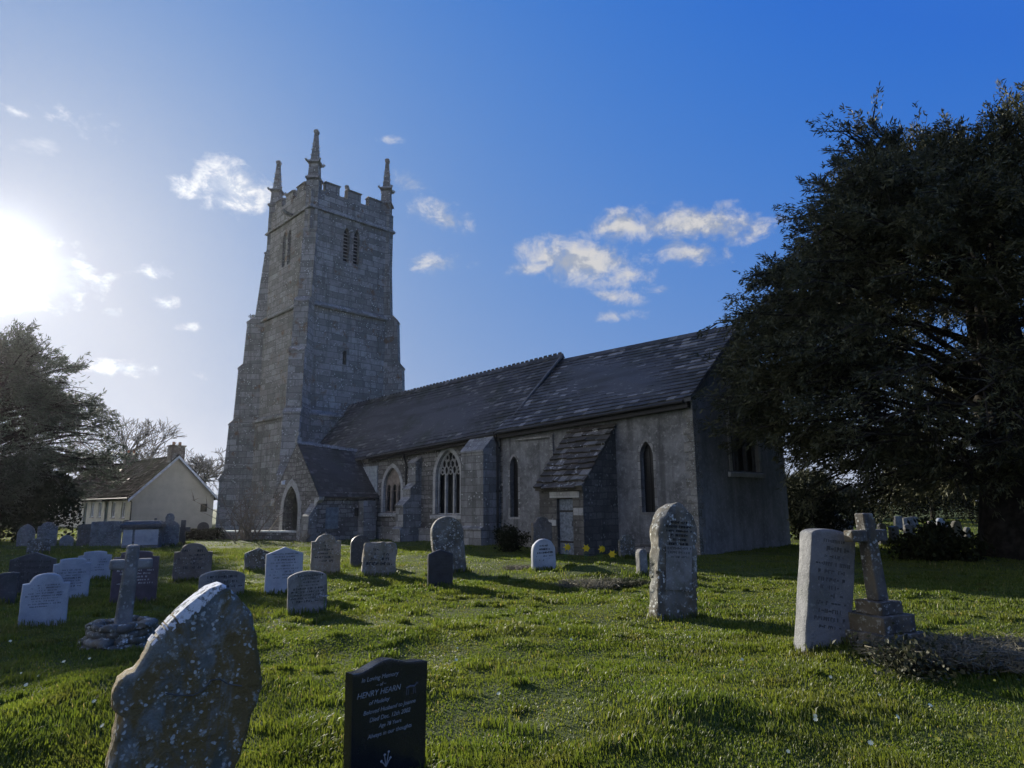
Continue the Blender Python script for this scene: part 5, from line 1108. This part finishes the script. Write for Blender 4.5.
DP = [(740, 664), (741, 666), (815, 721), (817, 726), (813, 724), (880, 700), (928, 712), (934, 716), (893, 722), (911, 744), (938, 746), (970, 744), (871, 750), (830, 681), (995, 685), (788, 757), (788, 648), (10, 645), (22, 678), (28, 690), (40, 680), (65, 667), (90, 663), (96, 707), (106, 732), (457, 652), (570, 643), (500, 700), (455, 665), (560, 632), (655, 648), (690, 640), (610, 630), (430, 655)]
for i, (px, py) in enumerate(DP):
    o = dz[i % 2] if i < 2 else dz[(0 if px < 600 else rn.choice((0, 1)))].copy()
    if i >= 2: COL.objects.link(o)
    P = Vector(gp(px, py)); o.location = P+Vector((0, 0, .02)); o.rotation_euler = (rn.uniform(.5, 1.0), rn.uniform(-.3, .3), rn.uniform(-.6, .6)); o.scale = [rn.uniform(.7, 1.15)]*3
    tag(o, 'tiny pale flower dotted in the lawn' if o.data == dz[0].data else 'tiny yellow flower dotted in the lawn', 'flower', 'tiny flowers in the lawn')

# ------------------------------------------------------------------ grass
m, t, out = new_mat('grass_blades')
ti = t.n('ShaderNodeAttribute', attribute_name='tint').outputs['Fac']; oc = t.n('ShaderNodeTexCoord').outputs['Object']
pn = t.noise(oc, .55, 4, .6).outputs[0]
c = t.mix(t.rng(ti, 0, 1, smooth=False), (.044, .082, .011), (.135, .170, .030)); c = t.mix(t.math('MULTIPLY', t.rng(pn, .42, .66), .5), c, (.115, .125, .028)); c = t.mix(t.math('MULTIPLY', t.rng(t.noise(oc, 1.7, 5, .65).outputs[0], .54, .68), .45), c, (.135, .12, .04)); c = t.mix(t.rng(ti, .965, .975), c, (.26, .22, .10))
p = t.n('ShaderNodeBsdfPrincipled', {'Base Color': c, 'Roughness': .5, 'Specular IOR Level': .3}); tr = t.n('ShaderNodeBsdfTranslucent', {'Color': t.mix(1.0, c, (1.25, 1.2, .7), 'MULTIPLY')})
mx = t.n('ShaderNodeMixShader', {0: .5}); t.t.links.new(p.outputs[0], mx.inputs[1]); t.t.links.new(tr.outputs[0], mx.inputs[2]); t.t.links.new(mx.outputs[0], out.inputs[0]); M_GRASS = m
def inside_church(x, y):
    dx, dy = x-OX, y-OY; u = dx*math.cos(YAW)+dy*math.sin(YAW); v = -dx*math.sin(YAW)+dy*math.cos(YAW)
    return (u < 0) & (u > -34) & (v > 0) & (v < 7) | (u > PU-PW) & (u < PU+PW) & (v > PV) & (v < 1) | (u > LU0) & (u < LU1) & (v > LV) & (v < 1)
BX, BH = [], []
bands = [(2.2, 5, 6500, 5), (5, 9, 3000, 5), (9, 15, 1200, 5), (15, 27, 380, 3), (27, 55, 55, 3)]
Vs, Qs, Ts, Tin = [], [], [], []; base = 0
STONES = [(o.location.x, o.location.y, o.rotation_euler.z) for o in bpy.data.objects if o.parent is None and o.get('category') in ('headstone', 'stone cross', 'chest tomb', 'monument') and math.hypot(o.location.x, o.location.y) < 34]
bands.append((0, 0, 0, 5)); bands.append((-1, -1, 0, 5))
for (d0, d1, dens_, nv_) in bands:
    collar = d1 == 0; tuss = d1 == -1
    half = math.tan(R(44)); area = half*(d1**2-d0**2)+3*(d1-d0); n = int(area*dens_)
    y = np.sqrt(RNG.random(n)*(d1**2-d0**2)+d0**2); x = (RNG.random(n)*2-1)*(half*y+1.5)
    if collar:
        cx_, cy_ = [], []
        for sx_, sy_, st_ in STONES:
            k_ = 260; al = RNG.uniform(-.5, .5, k_)*.95; dp = RNG.normal(0, 1, k_)*.05+np.sign(RNG.random(k_)-.6)*.12; cx_.append(sx_+al*math.cos(st_)-dp*math.sin(st_)); cy_.append(sy_+al*math.sin(st_)+dp*math.cos(st_))
        x, y = np.concatenate(cx_), np.concatenate(cy_); n = len(x)
    if tuss:
        nt_ = 750; ty = np.sqrt(RNG.random(nt_)*(16**2-2.4**2)+2.4**2); tx = (RNG.random(nt_)*2-1)*(ty*.95+1); k_ = 110; tr = RNG.uniform(.05, .17, nt_); th_ = RNG.uniform(.05, .115, nt_)
        aa, rr_ = RNG.random((nt_, k_))*2*math.pi, RNG.random((nt_, k_))**.6*tr[:, None]; x = (tx[:, None]+np.cos(aa)*rr_*1.4).ravel(); y = (ty[:, None]+np.sin(aa)*rr_).ravel(); thh = np.repeat(th_, k_); n = len(x)
    ok = ~inside_church(x, y); x, y = x[ok], y[ok]; thh = thh[ok] if tuss else None
    tus = vnoise(x/.38, y/.38, 11)*.55+vnoise(x/1.1, y/1.1, 12)*.45; keepm = RNG.random(len(x)) < .72+.6*tus; x, y, tus = x[keepm], y[keepm], tus[keepm]; thh = thh[keepm] if tuss else None; n = len(x)
    hgt = (.024+.056*np.clip((tus-.28)/.5, 0, 1)**1.5)*RNG.uniform(.6, 1.3, n); d = np.hypot(x, y); wdt = .0022*(1+d/5.0)*RNG.uniform(.7, 1.3, n); hgt = hgt*(1+np.clip(d-14, 0, 20)/30)
    if tuss: hgt = thh*RNG.uniform(.55, 1.15, n)
    if collar: hgt = RNG.uniform(.05, .15, n)*(1+np.clip(d-10, 0, 20)/40)
    z = gz(x, y)-.005; a = RNG.random(n)*2*math.pi; ln = RNG.uniform(.15, .75, n); wx = vnoise(x/.7, y/.7, 13)*7; lx, ly = np.cos(wx)*.35+np.cos(a)*.65, np.sin(wx)*.35+np.sin(a)*.65
    P = np.stack([x, y, z], -1); S_ = np.stack([-np.sin(a), np.cos(a), 0*a], -1)*wdt[:, None]
    mid = P+np.stack([lx*ln*.3, ly*ln*.3, np.ones(n)*.58], -1)*hgt[:, None]; tip = P+np.stack([lx*ln*1.0, ly*ln*1.0, 1-.35*ln], -1)*hgt[:, None]
    tint = np.clip(RNG.random(n)*.7+.3*vnoise(x/.5, y/.5, 14), 0, .96); dead = RNG.random(n) < .014; tint[dead] = 1
    if nv_ == 5:
        V = np.stack([P-S_, P+S_, mid+S_*.8, mid-S_*.8, tip], 1); ix = base+np.arange(n)[:, None]*5; Qs.append(ix+np.array([[0, 1, 2, 3]])); Ts.append(ix+np.array([[3, 2, 4]]))
    else:
        V = np.stack([P-S_, P+S_, tip], 1); ix = base+np.arange(n)[:, None]*3; Ts.append(ix+np.array([[0, 1, 2]]))
    Vs.append(V.reshape(-1, 3)); Tin.append(np.repeat(tint, nv_)); base += n*nv_
g = np_mesh('grass', np.concatenate(Vs), [np.concatenate(Qs), np.concatenate(Ts)], M_GRASS, {'tint': np.concatenate(Tin)})
tag(g, 'tussocky green churchyard grass', 'grass', None, 'stuff')

# ------------------------------------------------------------------ thin haze added to mimic lens glare towards the low sun
m, t, out = new_mat('glare_haze')
pv = t.n('ShaderNodeVolumePrincipled', {'Color': (.93, .96, 1.0), 'Density': .00011, 'Anisotropy': .74}); t.t.links.new(pv.outputs[0], out.inputs['Volume'])
ext = [v.co for v in bpy.data.objects['ground'].data.vertices]
hx, hy, hz0 = max(abs(v.x) for v in ext)+2, max(abs(v.y) for v in ext)+2, min(v.z for v in ext)-1
mb = MB(); mb.box(-hx, hx, -hy, hy, hz0, 29)
tag(mb.build('haze', m, uv=False), 'thin haze added over the churchyard to mimic glare from the low sun', 'haze', None, 'stuff')
